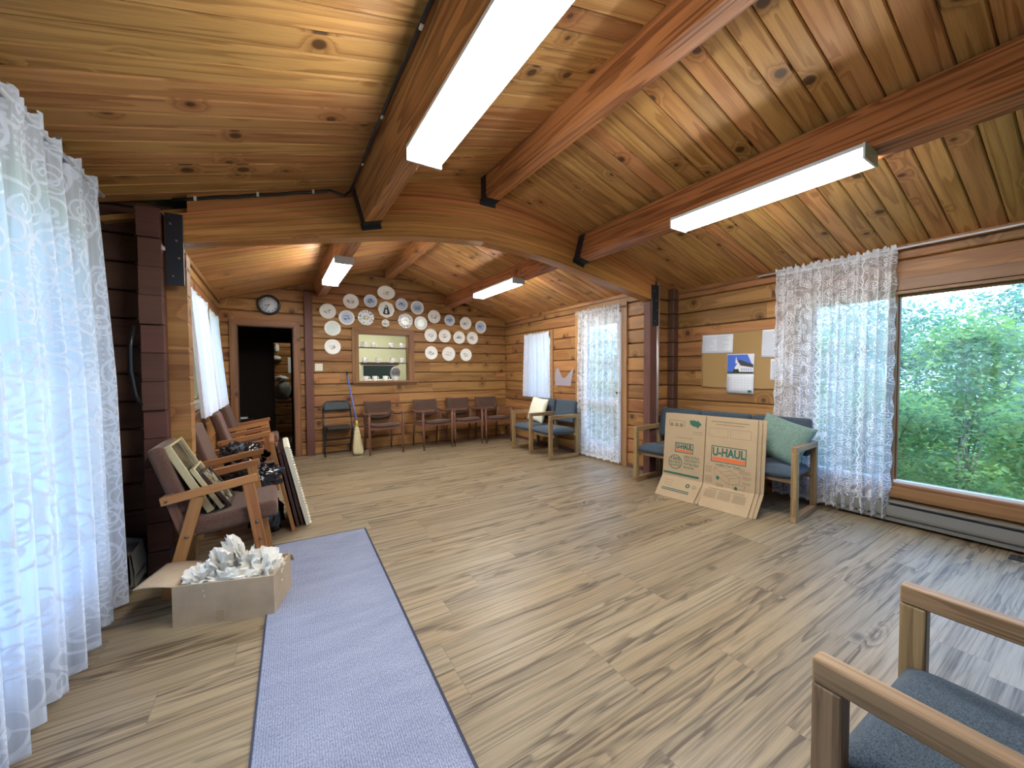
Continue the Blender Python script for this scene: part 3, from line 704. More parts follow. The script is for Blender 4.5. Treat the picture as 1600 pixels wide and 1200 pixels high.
# ------------------------------------------------------------------ lights
def light_mat():
    t = NT('lit_fluorescent_diffuser'); o, x, y, z = t.obj()
    b = t.math('ADD', .55, t.math('MULTIPLY', .75, t.math('POWER', t.math('ABSOLUTE', t.math('SINE', t.math('MULTIPLY', t.math('ADD', x, .0), PI / .09))), 1.5)))
    rib = t.math('ADD', .96, t.math('MULTIPLY', .04, t.math('SINE', t.math('MULTIPLY', y, 2 * PI / .006))))
    e = t.n('ShaderNodeEmission'); e.inputs[0].default_value = (1.0, .97, .91, 1)
    t.l(t.math('MULTIPLY', t.math('MULTIPLY', b, rib), LIGHT), e.inputs[1]); t.l(e.outputs[0], t.out.inputs[0]); return t.m
LIGHT = 38.0
M['diffuser'] = light_mat()
def fixture(x, y0, y1, zb, label):
    L = y1 - y0; o = empty('fluorescent_light', (x, (y0 + y1) / 2, zb), 0, label, 'ceiling light', 'fluorescent lights under the beams')
    mb = MB(); mb.box((0, 0, .072), (.185, L - .01, .016)); obj('housing', mb, 'whitemetal', o, bevel=.002)
    mb = MB(); mb.prism([(-.078, .002), (.078, .002), (.086, .064), (-.086, .064)], (0, -L / 2 + .012, 0), (0, 1, 0), (1, 0, 0), (0, 0, 1), L - .024); obj('diffuser', mb, 'diffuser', o)
    for s in (-1, 1):
        mb = MB(); mb.box((0, s * (L / 2 - .006), .04), (.19, .012, .082)); obj('end_cap', mb, 'whitemetal', o, bevel=.002)
    for s in (-1, 1):
        mb = MB(); mb.box((s * .0905, 0, .062), (.006, L - .02, .01)); obj('edge_strip', mb, 'whitemetal', o)
    return o
fixture(.70, .87, 2.0, 2.392, 'largest lit fluorescent light, under the beam with the black cable')
fixture(2.735, .76, 1.92, 2.405, 'lit fluorescent light on the right slope above the big window curtain')
fixture(.645, 4.31, 5.47, 2.42, 'small far fluorescent light behind the arch, nearest the wall clock')
fixture(2.765, 4.28, 5.45, 2.455, 'far fluorescent light behind the arch, above the right-hand plates')

# cable stapled along the beam and the arch
pts = [(.535, YB, 2.705), (.535, .4, 2.71), (.54, 1.1, 2.705), (.535, 2.0, 2.71), (.537, 3.2, 2.70), (.50, gy(.5) - .014, 2.68)]
for i in range(9): pts.append((.40 - .117 * i, gy(.40 - .117 * i) - .014, zc(.40 - .117 * i, False) - .035 - .004 * (i % 2)))
cab = MB(); cab.tube(pts, .011, 8)
cab = tag(obj('black_cable', cab, 'black'), 'black cable stapled along the left roof beam and the top of the arch', 'cable')
for p in (pts[7], pts[10], pts[13], (.536, 2.75, 2.704), (.535, 2.2, 2.709), (.538, 1.55, 2.707)):
    mb = MB(); mb.box((p[0], p[1] - (.008 if p[1] > 3.15 else 0), p[2]), (.014, .03, .03) if p[1] < 3.15 else (.016, .012, .03)); obj('cable_clip', mb, 'plastic_white', cab, bevel=.003)
mb = MB(); mb.tube([(-.735, 3.28, 1.60), (-.75, 3.27, 1.47), (-.752, 3.27, 1.32), (-.735, 3.275, 1.17), (-.715, 3.285, 1.10)], .012, 8)
tag(obj('hanging_strap', mb, 'black'), 'black strap hanging on the dark log ends beside the lace curtain', 'strap')
pipe = MB(); pipe.tube([(4.12, 3.165, .02), (4.135, 3.165, 2.40)], .017, 12)
pipe = tag(obj('conduit_pipe', pipe, 'chrome'), 'thin vertical metal conduit beside the right post of the arch', 'pipe')
for z in (.4, 1.3, 2.1):
    mb = MB(); mb.box((4.128, 3.188, z), (.06, .025, .018)); obj('pipe_strap', mb, 'bolt', pipe)

# ------------------------------------------------------------------ curtains
def curtain(name, label, x, sgn, yt, yb, zt, zb, amp, npl, mat, flare=0.0, seed=0, scallop=.012, full=1.5, header=.05, side=.008, nu=None):
    rng = random.Random(seed); nu = nu or int(npl * 12); nv = 36; H = zt - zb
    ph = [rng.uniform(-.35, .35) for _ in range(int(npl) + 3)]; am = [rng.uniform(.55, 1.25) for _ in range(int(npl) + 3)]
    def fn(a, b):
        q = a * npl; i = int(q); f = q - i
        A = am[i] * (1 - f) + am[i + 1] * f; p = ph[i] * (1 - f) + ph[i + 1] * f
        w = math.sin(2 * PI * (q + p)) + .35 * math.sin(2 * PI * (2.3 * q + 1.1 + p * 2))
        tight = .38 + .62 * min(1, (1 - b) * 2.2)
        y = (yb[0] + (yb[1] - yb[0]) * a) * (1 - b) + (yt[0] + (yt[1] - yt[0]) * a) * b
        y += .30 * amp * math.cos(2 * PI * (q + p)) * tight + (side * math.sin(b * H / .045 * PI) if a in (0.0, 1.0) else 0)
        z = zb + H * b
        if b == 0.0: z -= scallop * abs(math.sin(a * npl * full * 2.2))
        if b == 1.0: z += .012 * math.sin(a * 97) + .01 * math.sin(a * npl * 19)
        dx = amp * A * w * tight + flare * (1 - b) ** 1.3
        if b > .955: dx = amp * .45 * w + .012 * math.sin(a * npl * 31)
        return Vector((x + sgn * (dx + amp * .5), y, z))
    mb = MB(); Lc = abs(yb[1] - yb[0]) * full
    mb.grid(nu, nv, fn, lambda a, b: (a * Lc + seed, b * H))
    return tag(obj(name, mb, mat, recalc=False), label, 'curtain')
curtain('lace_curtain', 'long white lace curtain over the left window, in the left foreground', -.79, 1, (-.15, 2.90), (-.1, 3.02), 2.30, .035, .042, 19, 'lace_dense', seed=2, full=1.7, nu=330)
curtain('lace_curtain', 'white lace curtain drawn to the left half of the big picture window', 4.415, -1, (1.05, 1.955), (1.06, 1.97), 2.325, .045, .04, 13, 'lace', seed=4, full=1.6, nu=160)
curtain('lace_curtain', 'white lace curtain covering the glazed door beyond the right post', 4.03, -1, (3.69, 4.525), (3.685, 4.54), 2.22, .035, .026, 7, 'lace', seed=6, full=1.6, nu=130)
curtain('white_curtain', 'plain white short curtain on the far right window above the cream pillow', 4.03, -1, (5.30, 6.04), (5.27, 6.09), 1.985, .84, .02, 8, 'sheer', seed=8, scallop=.002)
curtain('white_curtain', 'plain white short curtain on the left log wall, nearer of the pair', -.625, 1, (4.42, 5.42), (4.30, 5.50), 2.06, .90, .022, 9, 'sheer', flare=.075, seed=10, scallop=.002)
curtain('white_curtain', 'plain white short curtain on the left log wall, the one by the doorway', -.625, 1, (5.62, 6.50), (5.55, 6.56), 2.03, .89, .02, 8, 'sheer', flare=.075, seed=12, scallop=.002)
def rod(label, p0, p1, r, brx):
    mb = MB(); mb.tube([p0, p1], r, 10); o = tag(obj('curtain_rod', mb, 'whitemetal'), label, 'curtain rod')
    for p in (p0, p1):
        mb = MB(); mb.tube([p, (brx, p[1], p[2])], r * .8, 8); obj('rod_bracket', mb, 'whitemetal', o)
rod('thin white curtain rod running above the big picture window', (4.395, 2.12, 2.295), (4.395, -1.3, 2.295), .008, XFR)
rod('thin white curtain rod above the glazed door', (4.01, 4.6, 2.185), (4.01, 3.62, 2.185), .007, XR)
rod('curtain rod holding the long lace curtain on the left', (-.765, 2.96, 2.262), (-.765, -.3, 2.262), .009, XFL)

# ------------------------------------------------------------------ upholstered blue seating
def blue_seating(name, label, cat, loc, rz, frames, depth=.53, group=None):
    """faces local -y; frames: x of every side frame"""
    o = empty(name, loc, rz, label, cat, group); d = depth / 2; t, w, H = .045, .058, .65
    for x in frames:
        mb = MB()
        mb.box((x, -d + w / 2, H / 2 - .0), (t, w, H - .11), axis=2); mb.box((x, d - w / 2, H / 2), (t, w, H - .11), axis=2)
        mb.box((x, 0, H - .0275), (t, depth, .055)); mb.box((x, 0, .0275), (t, depth, .055))
        obj('side_frame', mb, 'oak', o, bevel=.006)
    edges = frames if len(frames) > 2 or frames[-1] - frames[0] < .8 else [frames[0] + (frames[-1] - frames[0]) * i / 3 for i in range(4)]
    for a, b in zip(edges, edges[1:]):
        ga = t / 2 if a in frames else .004; gb = t / 2 if b in frames else .004; W = b - a - ga - gb; c = (a + ga + b - gb) / 2
        mb = MB(); mb.grid(10, 10, lambda p, q: Vector(((p - .5) * W, (q - .5) * (depth - .06), .022 * (1 - (2 * p - 1) ** 4) * (1 - (2 * q - 1) ** 4))), smooth=True)
        seat = MB()
        def top(p, q): 
            e = (1 - abs(2 * p - 1) ** 6) * (1 - abs(2 * q - 1) ** 6)
            return .055 * e ** .5
        ring = 14
        for sgn in (1, -1):
            seat.grid(ring, ring, lambda p, q: Vector(((p - .5) * W, (q - .5) * (depth - .05), sgn * (.012 + (top(p, q) if sgn > 0 else top(p, q) * .7)))))
        bmesh.ops.remove_doubles(seat.bm, verts=seat.bm.verts[:], dist=.0001)
        bd = [e for e in seat.bm.edges if e.is_boundary]; bmesh.ops.bridge_loops(seat.bm, edges=bd)
        for f in seat.bm.faces: f.smooth = True
        mb.bm.free(); obj('seat_cushion', seat, 'blue', o, loc=(c, -.005, .385), rot=(-.03, 0, 0))
        bk = MB(); bk.box((0, 0, 0), (W, .075, .35)); obj('back_cushion', bk, 'blue', o, bevel=.03, seg=4, loc=(c, d - .035, .675), rot=(-.16, 0, 0))
    mb = MB(); x0, x1 = frames[0], frames[-1]
    for yy, zz, tt, hh in ((-d + .08, .335, .03, .04), (d - .06, .335, .03, .04), (d - .01, .56, .02, .05)):
        mb = MB(); mb.box(((x0 + x1) / 2, yy, zz), (x1 - x0, tt, hh)); obj('rail', mb, 'oak', o, bevel=.003)
    return o
blue_seating('waiting_sofa', 'three-seat blue sofa with open oak arm frames behind the cardboard', 'sofa', (3.925, 2.30, 0), math.radians(-85.3), [-.79, .79])
blue_seating('waiting_settee', 'two-seat blue settee with oak frames below the short curtain', 'sofa', (3.69, 4.99, 0), math.radians(-90), [-.51, -.0, .51], depth=.56)
blue_seating('blue_armchair', 'blue armchair with thick oak arms in the right foreground corner', 'chair', (1.331, .088, 0), PI - .02, [-.289, .289], depth=.55)

def pillow(label, mat, loc, rot, w, h, t=.13):
    mb = MB(); n = 22
    def P(a, b, s):
        x, y = 2 * a - 1, 2 * b - 1; e = max(0, (1 - x ** 4) * (1 - y ** 4)); k = 1 - .10 * (1 - abs(x) ** 2) * abs(y) ** 3
        return Vector((x * w / 2 * (1 - .07 * (1 - y * y) * abs(x) ** 2), s * (t / 2 * e ** .62 + .002 + .006 * noise.noise(Vector((x * 3, y * 3, s))) * e), y * h / 2 * (1 - .07 * (1 - x * x) * abs(y) ** 2)))
    for s in (1, -1): mb.grid(n, n, lambda a, b: P(a, b, s))
    bmesh.ops.remove_doubles(mb.bm, verts=mb.bm.verts[:], dist=.0045)
    return tag(obj('throw_pillow', mb, mat, loc=loc, rot=rot), label, 'pillow')
pillow('sage green velvet pillow leaning in the near end of the blue sofa', 'greenpillow', (3.985, 1.70, .66), (math.radians(-24), math.radians(19), math.radians(-80)), .42, .40, .15)
pillow('cream pillow standing on the far seat of the blue settee', 'creampillow', (3.77, 5.265, .66), (math.radians(-17), math.radians(4), math.radians(-90)), .43, .42, .13)

# ------------------------------------------------------------------ brown armchairs with flat board arms (left wall)
def board_chair(loc, rz, label):
    o = empty('board_arm_chair', loc, rz, label, 'chair', 'brown board-arm chairs along the left wall')
    for s in (-1, 1):
        y = s * .245
        mb = MB(); mb.bar((-.262, y, .570), (.20, y, .648), .034, .048); obj('armrest', mb, 'teak', o, bevel=.005)
        mb = MB(); mb.bar((-.245, y - s * .002, .0), (-.095, y - s * .002, .575), .028, .062, up=(1, 0, 0)); rl = obj('leg', mb, 'teak', o, bevel=.004)
        mb = MB(); mb.bar((.24, y - s * .002, .0), (.150, y - s * .002, .628), .028, .062, up=(1, 0, 0)); fl2 = obj('leg', mb, 'teak', o, bevel=.004)
        for px_, pz in ((-.235, .574), (-.15, .35), (.192, .37), (.208, .26)):
            mb = MB(); mb.lathe([(0, .007), (.006, .006), (.009, .002), (.0095, -.003)], (px_, y + s * .017 * 1.0 if s < 0 else y + .014, pz), 10, 'Y')
            if s < 0: obj('bolt', mb, 'bolt', o)
            else: mb.bm.free()
    mb = MB(); mb.bar((-.16, 0, .375), (.305, 0, .425), .45, .105); obj('seat_cushion', mb, 'brown', o, bevel=.028, seg=4)
    mb = MB(); mb.bar((-.172, 0, .47), (-.293, 0, .872), .42, .075, up=(1, 0, .3)); obj('backrest', mb, 'brown', o, bevel=.025, seg=4)
    for s in (-1, 1): mb = MB(); mb.bar((-.16, s * .20, .33), (-.235, s * .20, .60), .03, .05, up=(1, 0, .3)); obj('back_support', mb, 'walnut', o, bevel=.004)
    mb = MB(); mb.box((-.13, 0, .36), (.04, .45, .05)); obj('support_rail', mb, 'walnut', o, bevel=.004)
    mb = MB(); mb.box((.19, 0, .335), (.03, .45, .05)); obj('support_rail', mb, 'walnut', o, bevel=.004)
    return o
c1 = board_chair((-.30, 3.135, 0), 0.0, 'brown board-arm chair nearest the camera, holding the framed pictures')
for loc, rz, lab in (((-.285, 4.08, 0), -.01, 'second brown board-arm chair along the left wall, holding a black bag'), ((-.25, 5.19, 0), .03, 'third brown board-arm chair along the left wall, below the white curtains'),
                     ((-.265, 6.24, 0), -.03, 'farthest brown board-arm chair along the left wall, by the doorway')):
    copy_tree(c1, loc, rz, lab)

# ------------------------------------------------------------------ round-legged armchairs (far wall)
def round_chair(loc, rz, label):
    o = empty('round_leg_armchair', loc, rz, label, 'chair', 'dark brown armchairs along the far wall')
    for s in (-1, 1):
        mb = MB(); mb.tube([(s * .258, -.265, 0), (s * .262, -.262, .3), (s * .266, -.258, .48), (s * .264, -.25, .645)], [.013, .02, .022, .018], 10); obj('leg', mb, 'walnut', o)
        mb = MB(); mb.tube([(s * .222, .30, 0), (s * .225, .255, .3), (s * .228, .215, .50), (s * .235, .19, .63)], [.013, .018, .018, .015], 10); obj('leg', mb, 'walnut', o)
        mb = MB(); 
        mb.grid(1, 10, lambda a, b: Vector((s * (.245 + .02 * (1 - b) + (a - .5) * (.035 + .03 * math.sin(PI * min(1, (1 - b) * 1.1)) ** 2)), -.285 + .56 * b, .655 - .028 * math.sin(PI * b * .9))), smooth=False)
        obj('armrest', mb, 'walnut', o, solid=.022, bevel=.005)
    W = .462
    mb = MB()
    for sg in (1, -1):
        mb.grid(12, 10, lambda a, b: Vector(((a - .5) * W, -.262 + .46 * b, .468 - .05 * b - .022 * (1 - (2 * a - 1) ** 2) + sg * (.010 + .034 * (max(0, (1 - (2 * a - 1) ** 8) * (1 - (2 * b - 1) ** 8))) ** .5))))
    bmesh.ops.remove_doubles(mb.bm, verts=mb.bm.verts[:], dist=.0001); bmesh.ops.bridge_loops(mb.bm, edges=[e for e in mb.bm.edges if e.is_boundary])
    for f in mb.bm.faces: f.smooth = True
    obj('seat', mb, 'darkbrown', o)
    mb = MB()
    for sg in (1, -1):
        mb.grid(12, 8, lambda a, b: Vector(((a - .5) * (.40 + .05 * b), .205 + .105 * b + .05 * (1 - (2 * a - 1) ** 2) + sg * (.008 + .017 * (max(0, (1 - (2 * a - 1) ** 8) * (1 - (2 * b - 1) ** 8))) ** .5), .565 + .25 * b - .05 * (1 - b) * (1 - (2 * a - 1) ** 2) - .012 * b * (1 - (2 * a - 1) ** 2))))
    bmesh.ops.remove_doubles(mb.bm, verts=mb.bm.verts[:], dist=.0001); bmesh.ops.bridge_loops(mb.bm, edges=[e for e in mb.bm.edges if e.is_boundary])
    for f in mb.bm.faces: f.smooth = True
    obj('backrest', mb, 'darkbrown', o)
    mb = MB(); mb.bar((-.25, -.235, .415), (.25, -.235, .415), .025, .045); mb.bar((-.225, .22, .40), (.225, .22, .40), .025, .045)
    for s in (-1, 1): mb.bar((s * .25, -.25, .415), (s * .225, .22, .40), .02, .045)
    mb.bar((-.225, .235, .60), (.225, .235, .60), .02, .04)
    obj('seat_rail', mb, 'walnut', o, bevel=.003)
    return o
r1 = round_chair((1.508, 6.50, 0), .02, 'dark brown armchair right beside the broom, under the mug hatch')
for loc, rz, lab in (((2.335, 6.44, 0), .07, 'second dark brown armchair from the broom along the far wall'), ((2.945, 6.46, 0), -.05, 'third dark brown armchair from the broom along the far wall'),
                     ((3.535, 6.42, 0), -.03, 'last dark brown armchair, in the far right corner beside the settee')):
    copy_tree(r1, loc, rz, lab)

# ------------------------------------------------------------------ folding chair and broom
fc = empty('folding_chair', (.863, 6.69, 0), 0, 'black metal folding chair against the far wall, left of the broom', 'chair')
for s in (-1, 1):
    mb = MB(); mb.tube([(s * .215, -.2, 0), (s * .206, .03, .52), (s * .203, .10, .68)], .0115, 10); obj('leg', mb, 'blackmetal', fc)
    mb = MB(); mb.tube([(s * .195, .14, 0), (s * .187, -.13, .43)], .0105, 10); obj('leg', mb, 'blackmetal', fc)
mb = MB(); mb.tube([(-.203, .10, .68), (-.20, .125, .775), (-.15, .14, .832), (0, .143, .84), (.15, .14, .832), (.20, .125, .775), (.203, .10, .68)], .0115, 10); obj('back_frame', mb, 'blackmetal', fc)
mb = MB(); mb.tube([(-.21, -.08, .26), (.21, -.08, .26)], .008, 8); mb.tube([(-.19, .055, .13), (.19, .055, .13)], .008, 8); obj('crossbar', mb, 'blackmetal', fc)
mb = MB(); mb.grid(10, 6, lambda a, b: Vector(((a - .5) * (.40 - .09 * max(0, b - .6) / .4), .112 + .03 * b + .012 * (1 - (2 * a - 1) ** 2), .685 + .145 * b))); obj('backrest', mb, 'blackvinyl', fc, solid=.016, bevel=.004)
mb = MB(); mb.box((0, -.045, .436), (.365, .37, .03)); obj('seat', mb, 'blackvinyl', fc, bevel=.012, seg=3)

br = empty('corn_broom', (1.105, 6.40, 0), 0, 'straw broom with blue handle leaning on the far wall', 'broom')
mb = MB(); mb.tube([(.005, .115, .53), (-.072, .425, 1.255)], .0125, 10); obj('handle', mb, 'bluepaint', br)
mb = MB(); mb.tube([(-.072, .425, 1.255), (-.079, .435, 1.32)], .011, 8); obj('handle_tip', mb, 'black', br)
mb = MB(); mb.tube([(.012, .085, .455), (.005, .117, .535)], [.02, .0145], 10); obj('handle_collar', mb, 'yellow', br)
mb = MB(); rng = random.Random(4)
prof = [(.47, .018), (.43, .03), (.36, .042), (.26, .055), (.14, .072), (.05, .078), (.012, .062)]
mb.grid(40, 6, lambda a, b: (lambda i, f: Vector((( prof[i][1] * (1 - f) + prof[min(i + 1, 6)][1] * f) * math.cos(2 * PI * a) * (1 + .05 * math.sin(a * 90)) + .012 * (.47 - prof[i][0]) , .09 * (prof[i][0] * (1 - f) + prof[min(i + 1, 6)][0] * f) / .47 + (prof[i][1]) * .55 * math.sin(2 * PI * a) * (1 + .05 * math.sin(a * 70)) + (-.0), prof[i][0] * (1 - f) + prof[min(i + 1, 6)][0] * f + (.012 * math.sin(a * 60) if i == 6 else 0))))(int(b * 6 + 1e-6), b * 6 - int(b * 6 + 1e-6)))
bmesh.ops.holes_fill(mb.bm, edges=[e for e in mb.bm.edges if e.is_boundary]); obj('bristles', mb, 'straw', br)
mb = MB()
for z, r in ((.40, .037), (.34, .046)): mb.tube([(r * math.cos(i * PI / 8) + .002, .09 * z / .47 + r * .6 * math.sin(i * PI / 8), z) for i in range(17)], .0025, 6)
obj('binding', mb, 'ink_grey', br)

# ------------------------------------------------------------------ framed pictures
def framed(name, label, b0, b1, up, H, th, w, fmat, pmat, cat='picture frame', group=None, back=False, orn=False):
    """b0-b1: lower edge; up: unit vector of the lean; th: thickness away from the face"""
    b0, b1, up = Vector(b0), Vector(b1), Vector(up).normalized(); e = (b1 - b0); W = e.length; e.normalize(); nn = e.cross(up).normalized()
    o = empty(name, b0, 0, label, cat, group); R = Matrix((e, up, nn)).transposed()
    def tr(mb): mb.bm.transform(R.to_4x4()); return mb
    mb = MB()
    for c, s in (((W / 2, w / 2, 0), (W, w, th)), ((W / 2, H - w / 2, 0), (W, w, th)), ((w / 2, H / 2, 0), (w, H - 2 * w, th)), ((W - w / 2, H / 2, 0), (w, H - 2 * w, th))): mb.box(c, s)
    if orn:
        for i in range(int(2 * (W + H) / .026)):
            q = i * .026; p = (q, .012) if q < W else (W - .012, q - W) if q < W + H else (2 * W + H - q, H - .012) if q < 2 * W + H else (.012, 2 * (W + H) - q)
            mb.lathe([(0, .016), (.008, .012), (.012, 0)], (p[0], p[1], th / 2 - .004), 6)
    obj('frame', tr(mb), fmat, o, bevel=.003 if not orn else 0)
    mb = MB(); mb.box((W / 2, H / 2, -.003), (W - 2 * w + .004, H - 2 * w + .004, th * .4)); obj('picture', tr(mb), pmat, o)
    return o
U1 = (-.43, 0, .903)
framed('picture_frame', 'largest framed dark picture leaning on the back of the nearest brown chair', (-.346, 2.97, .452), (-.346, 3.33, .452), U1, .465, .04, .014, 'gold', 'pic_dark')
framed('picture_frame', 'gilt-edged picture frame in the middle of the three on the nearest chair', (-.290, 2.98, .458), (-.290, 3.23, .458), (-.48, 0, .877), .30, .026, .012, 'gold', 'pic_dark')
framed('picture_frame', 'small framed green and brown picture, front of the three on the chair', (-.250, 2.99, .462), (-.250, 3.24, .462), (-.53, 0, .848), .265, .022, .012, 'darkframe', 'pic_small')
lean = 'large frames leaning on the brown chairs'
framed('picture_frame', 'brown wooden frame seen edge-on, first of those leaning beside the chairs', (.114, 3.60, .004), (.114, 4.12, .004), (-.185, 0, .98), .765, .026, .035, 'teak', 'pic_dark', group=lean)
framed('picture_frame', 'dark frame leaning next to the brown wooden frame on the floor', (.150, 3.68, .004), (.150, 4.15, .004), (-.19, 0, .98), .66, .022, .035, 'darkframe', 'pic_dark', group=lean)
framed('picture_frame', 'dark frame leaning directly behind the cream carved frame', (.184, 3.70, .004), (.184, 4.18, .004), (-.20, 0, .98), .67, .022, .035, 'darkframe', 'pic_dark', group=lean)
framed('picture_frame', 'cream carved frame outermost of the frames leaning beside the chairs', (.226, 3.68, .004), (.226, 4.22, .004), (-.215, 0, .975), .70, .032, .05, 'ornate', 'pic_dark', group=lean, orn=True)

# ------------------------------------------------------------------ bin bags on the chairs
def blob(name, label, cat, loc, r, mat, seed, sub=4, rough=.35, fr=2.6, group=None, flat=.0):
    bm = bmesh.new(); bmesh.ops.create_icosphere(bm, subdivisions=sub, radius=1.0)
    for v in bm.verts:
        p = v.co.copy(); d = 1 + rough * (abs(noise.noise(p * fr + Vector((seed, 0, 0)))) * 2 - .6) + rough * .45 * noise.noise(p * fr * 2.7 + Vector((0, seed, 0)))
        v.co = Vector((p.x * r[0] * d, p.y * r[1] * d, max(p.z * r[2] * d, -r[2] * .75)))
    mb = MB(); mb.bm.free(); mb.bm = bm
    for f in bm.faces: f.smooth = True
    return tag(obj(name, mb, mat, loc=loc), label, cat, group)
blob('bin_bag', 'shiny black bin bag lying on the second brown chair', 'bag', (-.24, 4.08, .565), (.17, .19, .115), 'bag', 3)
blob('bin_bag', 'shiny black bin bag wedged between the first and second brown chairs', 'bag', (-.16, 3.60, .50), (.19, .145, .12), 'bag', 9)
blob('bin_bag', 'black bin bag on the floor behind the leaning frames', 'bag', (-.08, 3.72, .14), (.12, .14, .18), 'bag', 14)
# ------------------------------------------------------------------ open carton with packing paper
bx = empty('open_carton', (-.465, 2.55, 0), math.atan2(-.15, .442), 'open shallow cardboard carton full of crumpled paper on the floor', 'box')
Lb, Db, Hb, tk = .467, .27, .215, .006
for nm, c, s in (('side_wall', (Lb / 2, tk / 2, Hb / 2), (Lb, tk, Hb)), ('side_wall', (Lb / 2, Db - tk / 2, Hb / 2), (Lb, tk, Hb)), ('end_wall', (tk / 2, Db / 2, Hb / 2), (tk, Db - 2 * tk, Hb)), ('end_wall', (Lb - tk / 2, Db / 2, Hb / 2), (tk, Db - 2 * tk, Hb)), ('base', (Lb / 2, Db / 2, .006), (Lb - .01, Db - .01, .006))):
    mb = MB(); mb.box(c, s, axis=0 if s[0] > .1 else 1); obj(nm, mb, 'card', bx)
mb = MB(); mb.grid(8, 4, lambda a, b: Vector((-.165 * a, Db * (.0 + b * 1.0) * (1 - .02 * a), Hb + .012 * math.sin(a * 2.4) + .004 * b)), lambda a, b: (a * .17, b * .27)); obj('end_flap', mb, 'card', bx, solid=.005)
mb = MB(); mb.grid(6, 4, lambda a, b: Vector((Lb - .012 - .03 * a, .02 + (Db - .04) * b, Hb - .004 - .135 * a)), lambda a, b: (a * .15, b * .27)); obj('end_flap', mb, 'card', bx, solid=.005)
mb = MB(); mb.grid(4, 4, lambda a, b: Vector((Lb - .12 + .13 * b, Db + .002 + .03 * a, Hb - .006 - .05 * a)), lambda a, b: (b * .15, a * .06)); obj('side_flap', mb, 'card', bx, solid=.005)
mb = MB(); mb.box((Lb * .46, -.001, .04), (.04, .002, .055)); obj('tape', mb, 'kraft', bx)
def crumple(label, loc, r, seed, rot=(0, 0, 0)):
    bm = bmesh.new(); bmesh.ops.create_icosphere(bm, subdivisions=4, radius=1.0); s = Vector((seed * 3.1, seed, -seed))
    for v in bm.verts:
        p = v.co.copy(); q = p + .45 * Vector((noise.noise(p * 1.3 + s), noise.noise(p * 1.3 + s * 2), noise.noise(p * 1.3 - s)))
        a = abs(noise.noise(q * 1.7 + s)); b = abs(noise.noise(q * 3.4 - s)); c = abs(noise.noise(q * 7.0 + s))
        d = 1 - 1.05 * min(a * 1.6, .66) - .34 * b - .10 * c + .28
        v.co = Vector((p.x * r[0], p.y * r[1], p.z * r[2])) * d
    mb = MB(); mb.bm.free(); mb.bm = bm
    return tag(obj('crumpled_paper', mb, 'crumple', loc=loc, rot=rot), label, 'packing paper', 'crumpled packing paper in the carton')
cr = lambda a, b: (-.465 + .947 * a + .321 * b, 2.55 - .321 * a + .947 * b)
for lab, (a, b), z, r, sd, rt in (('crumpled packing paper at the left end of the carton, beside the open flap', (.085, .10), .175, (.085, .10, .095), 1.0, (0, .3, .3)),
        ('tall crumpled packing paper, second from the left in the carton', (.165, .13), .215, (.075, .08, .135), 2.2, (.2, -.25, .9)),
        ('crumpled packing paper with the highest pointed tip in the carton', (.245, .17), .245, (.055, .06, .16), 3.7, (.1, -.45, .2)),
        ('rounded crumpled packing paper in the middle rear of the carton', (.30, .17), .21, (.085, .075, .11), 4.4, (.4, .2, .2)),
        ('crumpled packing paper at the right end of the carton', (.375, .13), .18, (.08, .09, .115), 5.1, (.1, .5, 1.2)),
        ('flat crumpled packing paper along the front side of the carton', (.24, .07), .16, (.14, .055, .085), 6.3, (.1, .1, -.3))):
    crumple(lab, (*cr(a, b), z), r, sd, rt)

# ------------------------------------------------------------------ flattened moving boxes against the sofa
E0, E1 = Vector((3.418, 2.635, 0)), Vector((3.512, 1.745, 0)); eX = (E1 - E0).normalized(); eN = Vector((-eX.y, eX.x, 0)); 
if eN.x > 0: eN = -eN                        # eN points to the room
WB = (E1 - E0).length; PR = [(0.0, .002), (.135, .195), (.195, .85)]   # (set back, height) of lower edge, fold, top
def sheet(label, off, shift, seed, wmul=1.0, top=0.0):
    o = empty('flattened_box', E0 + eX * shift - eN * off, 0, label, 'cardboard', 'flattened moving boxes against the sofa')
    def P(u, t, lift=0.0):      # u metres along, t: 0..1 lower flap, 1..2 main panel
        i = 0 if t < 1 else 1; f = t - i; b = PR[i][0] * (1 - f) + PR[i + 1][0] * f; z = PR[i][1] * (1 - f) + PR[i + 1][1] * f + top * (f if i else 0)
        q = eX * u - eN * b; 
        if lift:
            d = Vector((PR[i + 1][0] - PR[i][0], 0, PR[i + 1][1] - PR[i][1])).normalized(); q = q + (eN * d.z + Vector((0, 0, d.x))) * lift
        return Vector((q.x, q.y, z + (0)) ) + Vector((0, 0, 0))
    half = WB * .485
    for nm, a, b, t0, t1 in (('main_panel', 0, half - .005, 1.0, 2.0), ('main_panel', half + .005, WB * wmul, 1.0, 2.0), ('lower_flap', -.012, half - .012, 0, 1.0), ('lower_flap', half - .004, WB * wmul - .012, 0, 1.0)):
        mb = MB(); mb.grid(4, 6, lambda p, q: P(a + (b - a) * p + (.012 * (q if t1 == 1 else 0)) + (.022 * (1 - q) * (1 if a > .1 else -1) * (p if a < .1 else 1 - p) if t1 == 1 else 0), t0 + (t1 - t0) * q), lambda p, q: ((a + (b - a) * p), q * .6 + seed), False)
        obj(nm, mb, 'kraft', o, solid=.004)
    return o, P, half
for k, (lab, off, sh) in enumerate((('rearmost flattened moving box, its edge showing at the right', -.0, .058), ('middle flattened moving box, mostly hidden behind the printed one', -.0, .03))):
    sheet(lab, .018 * (2 - k), sh, k * 3.0)
o, P, half = sheet('front flattened moving box with green and orange printing, against the blue sofa', 0.0, 0.0, 9.0)
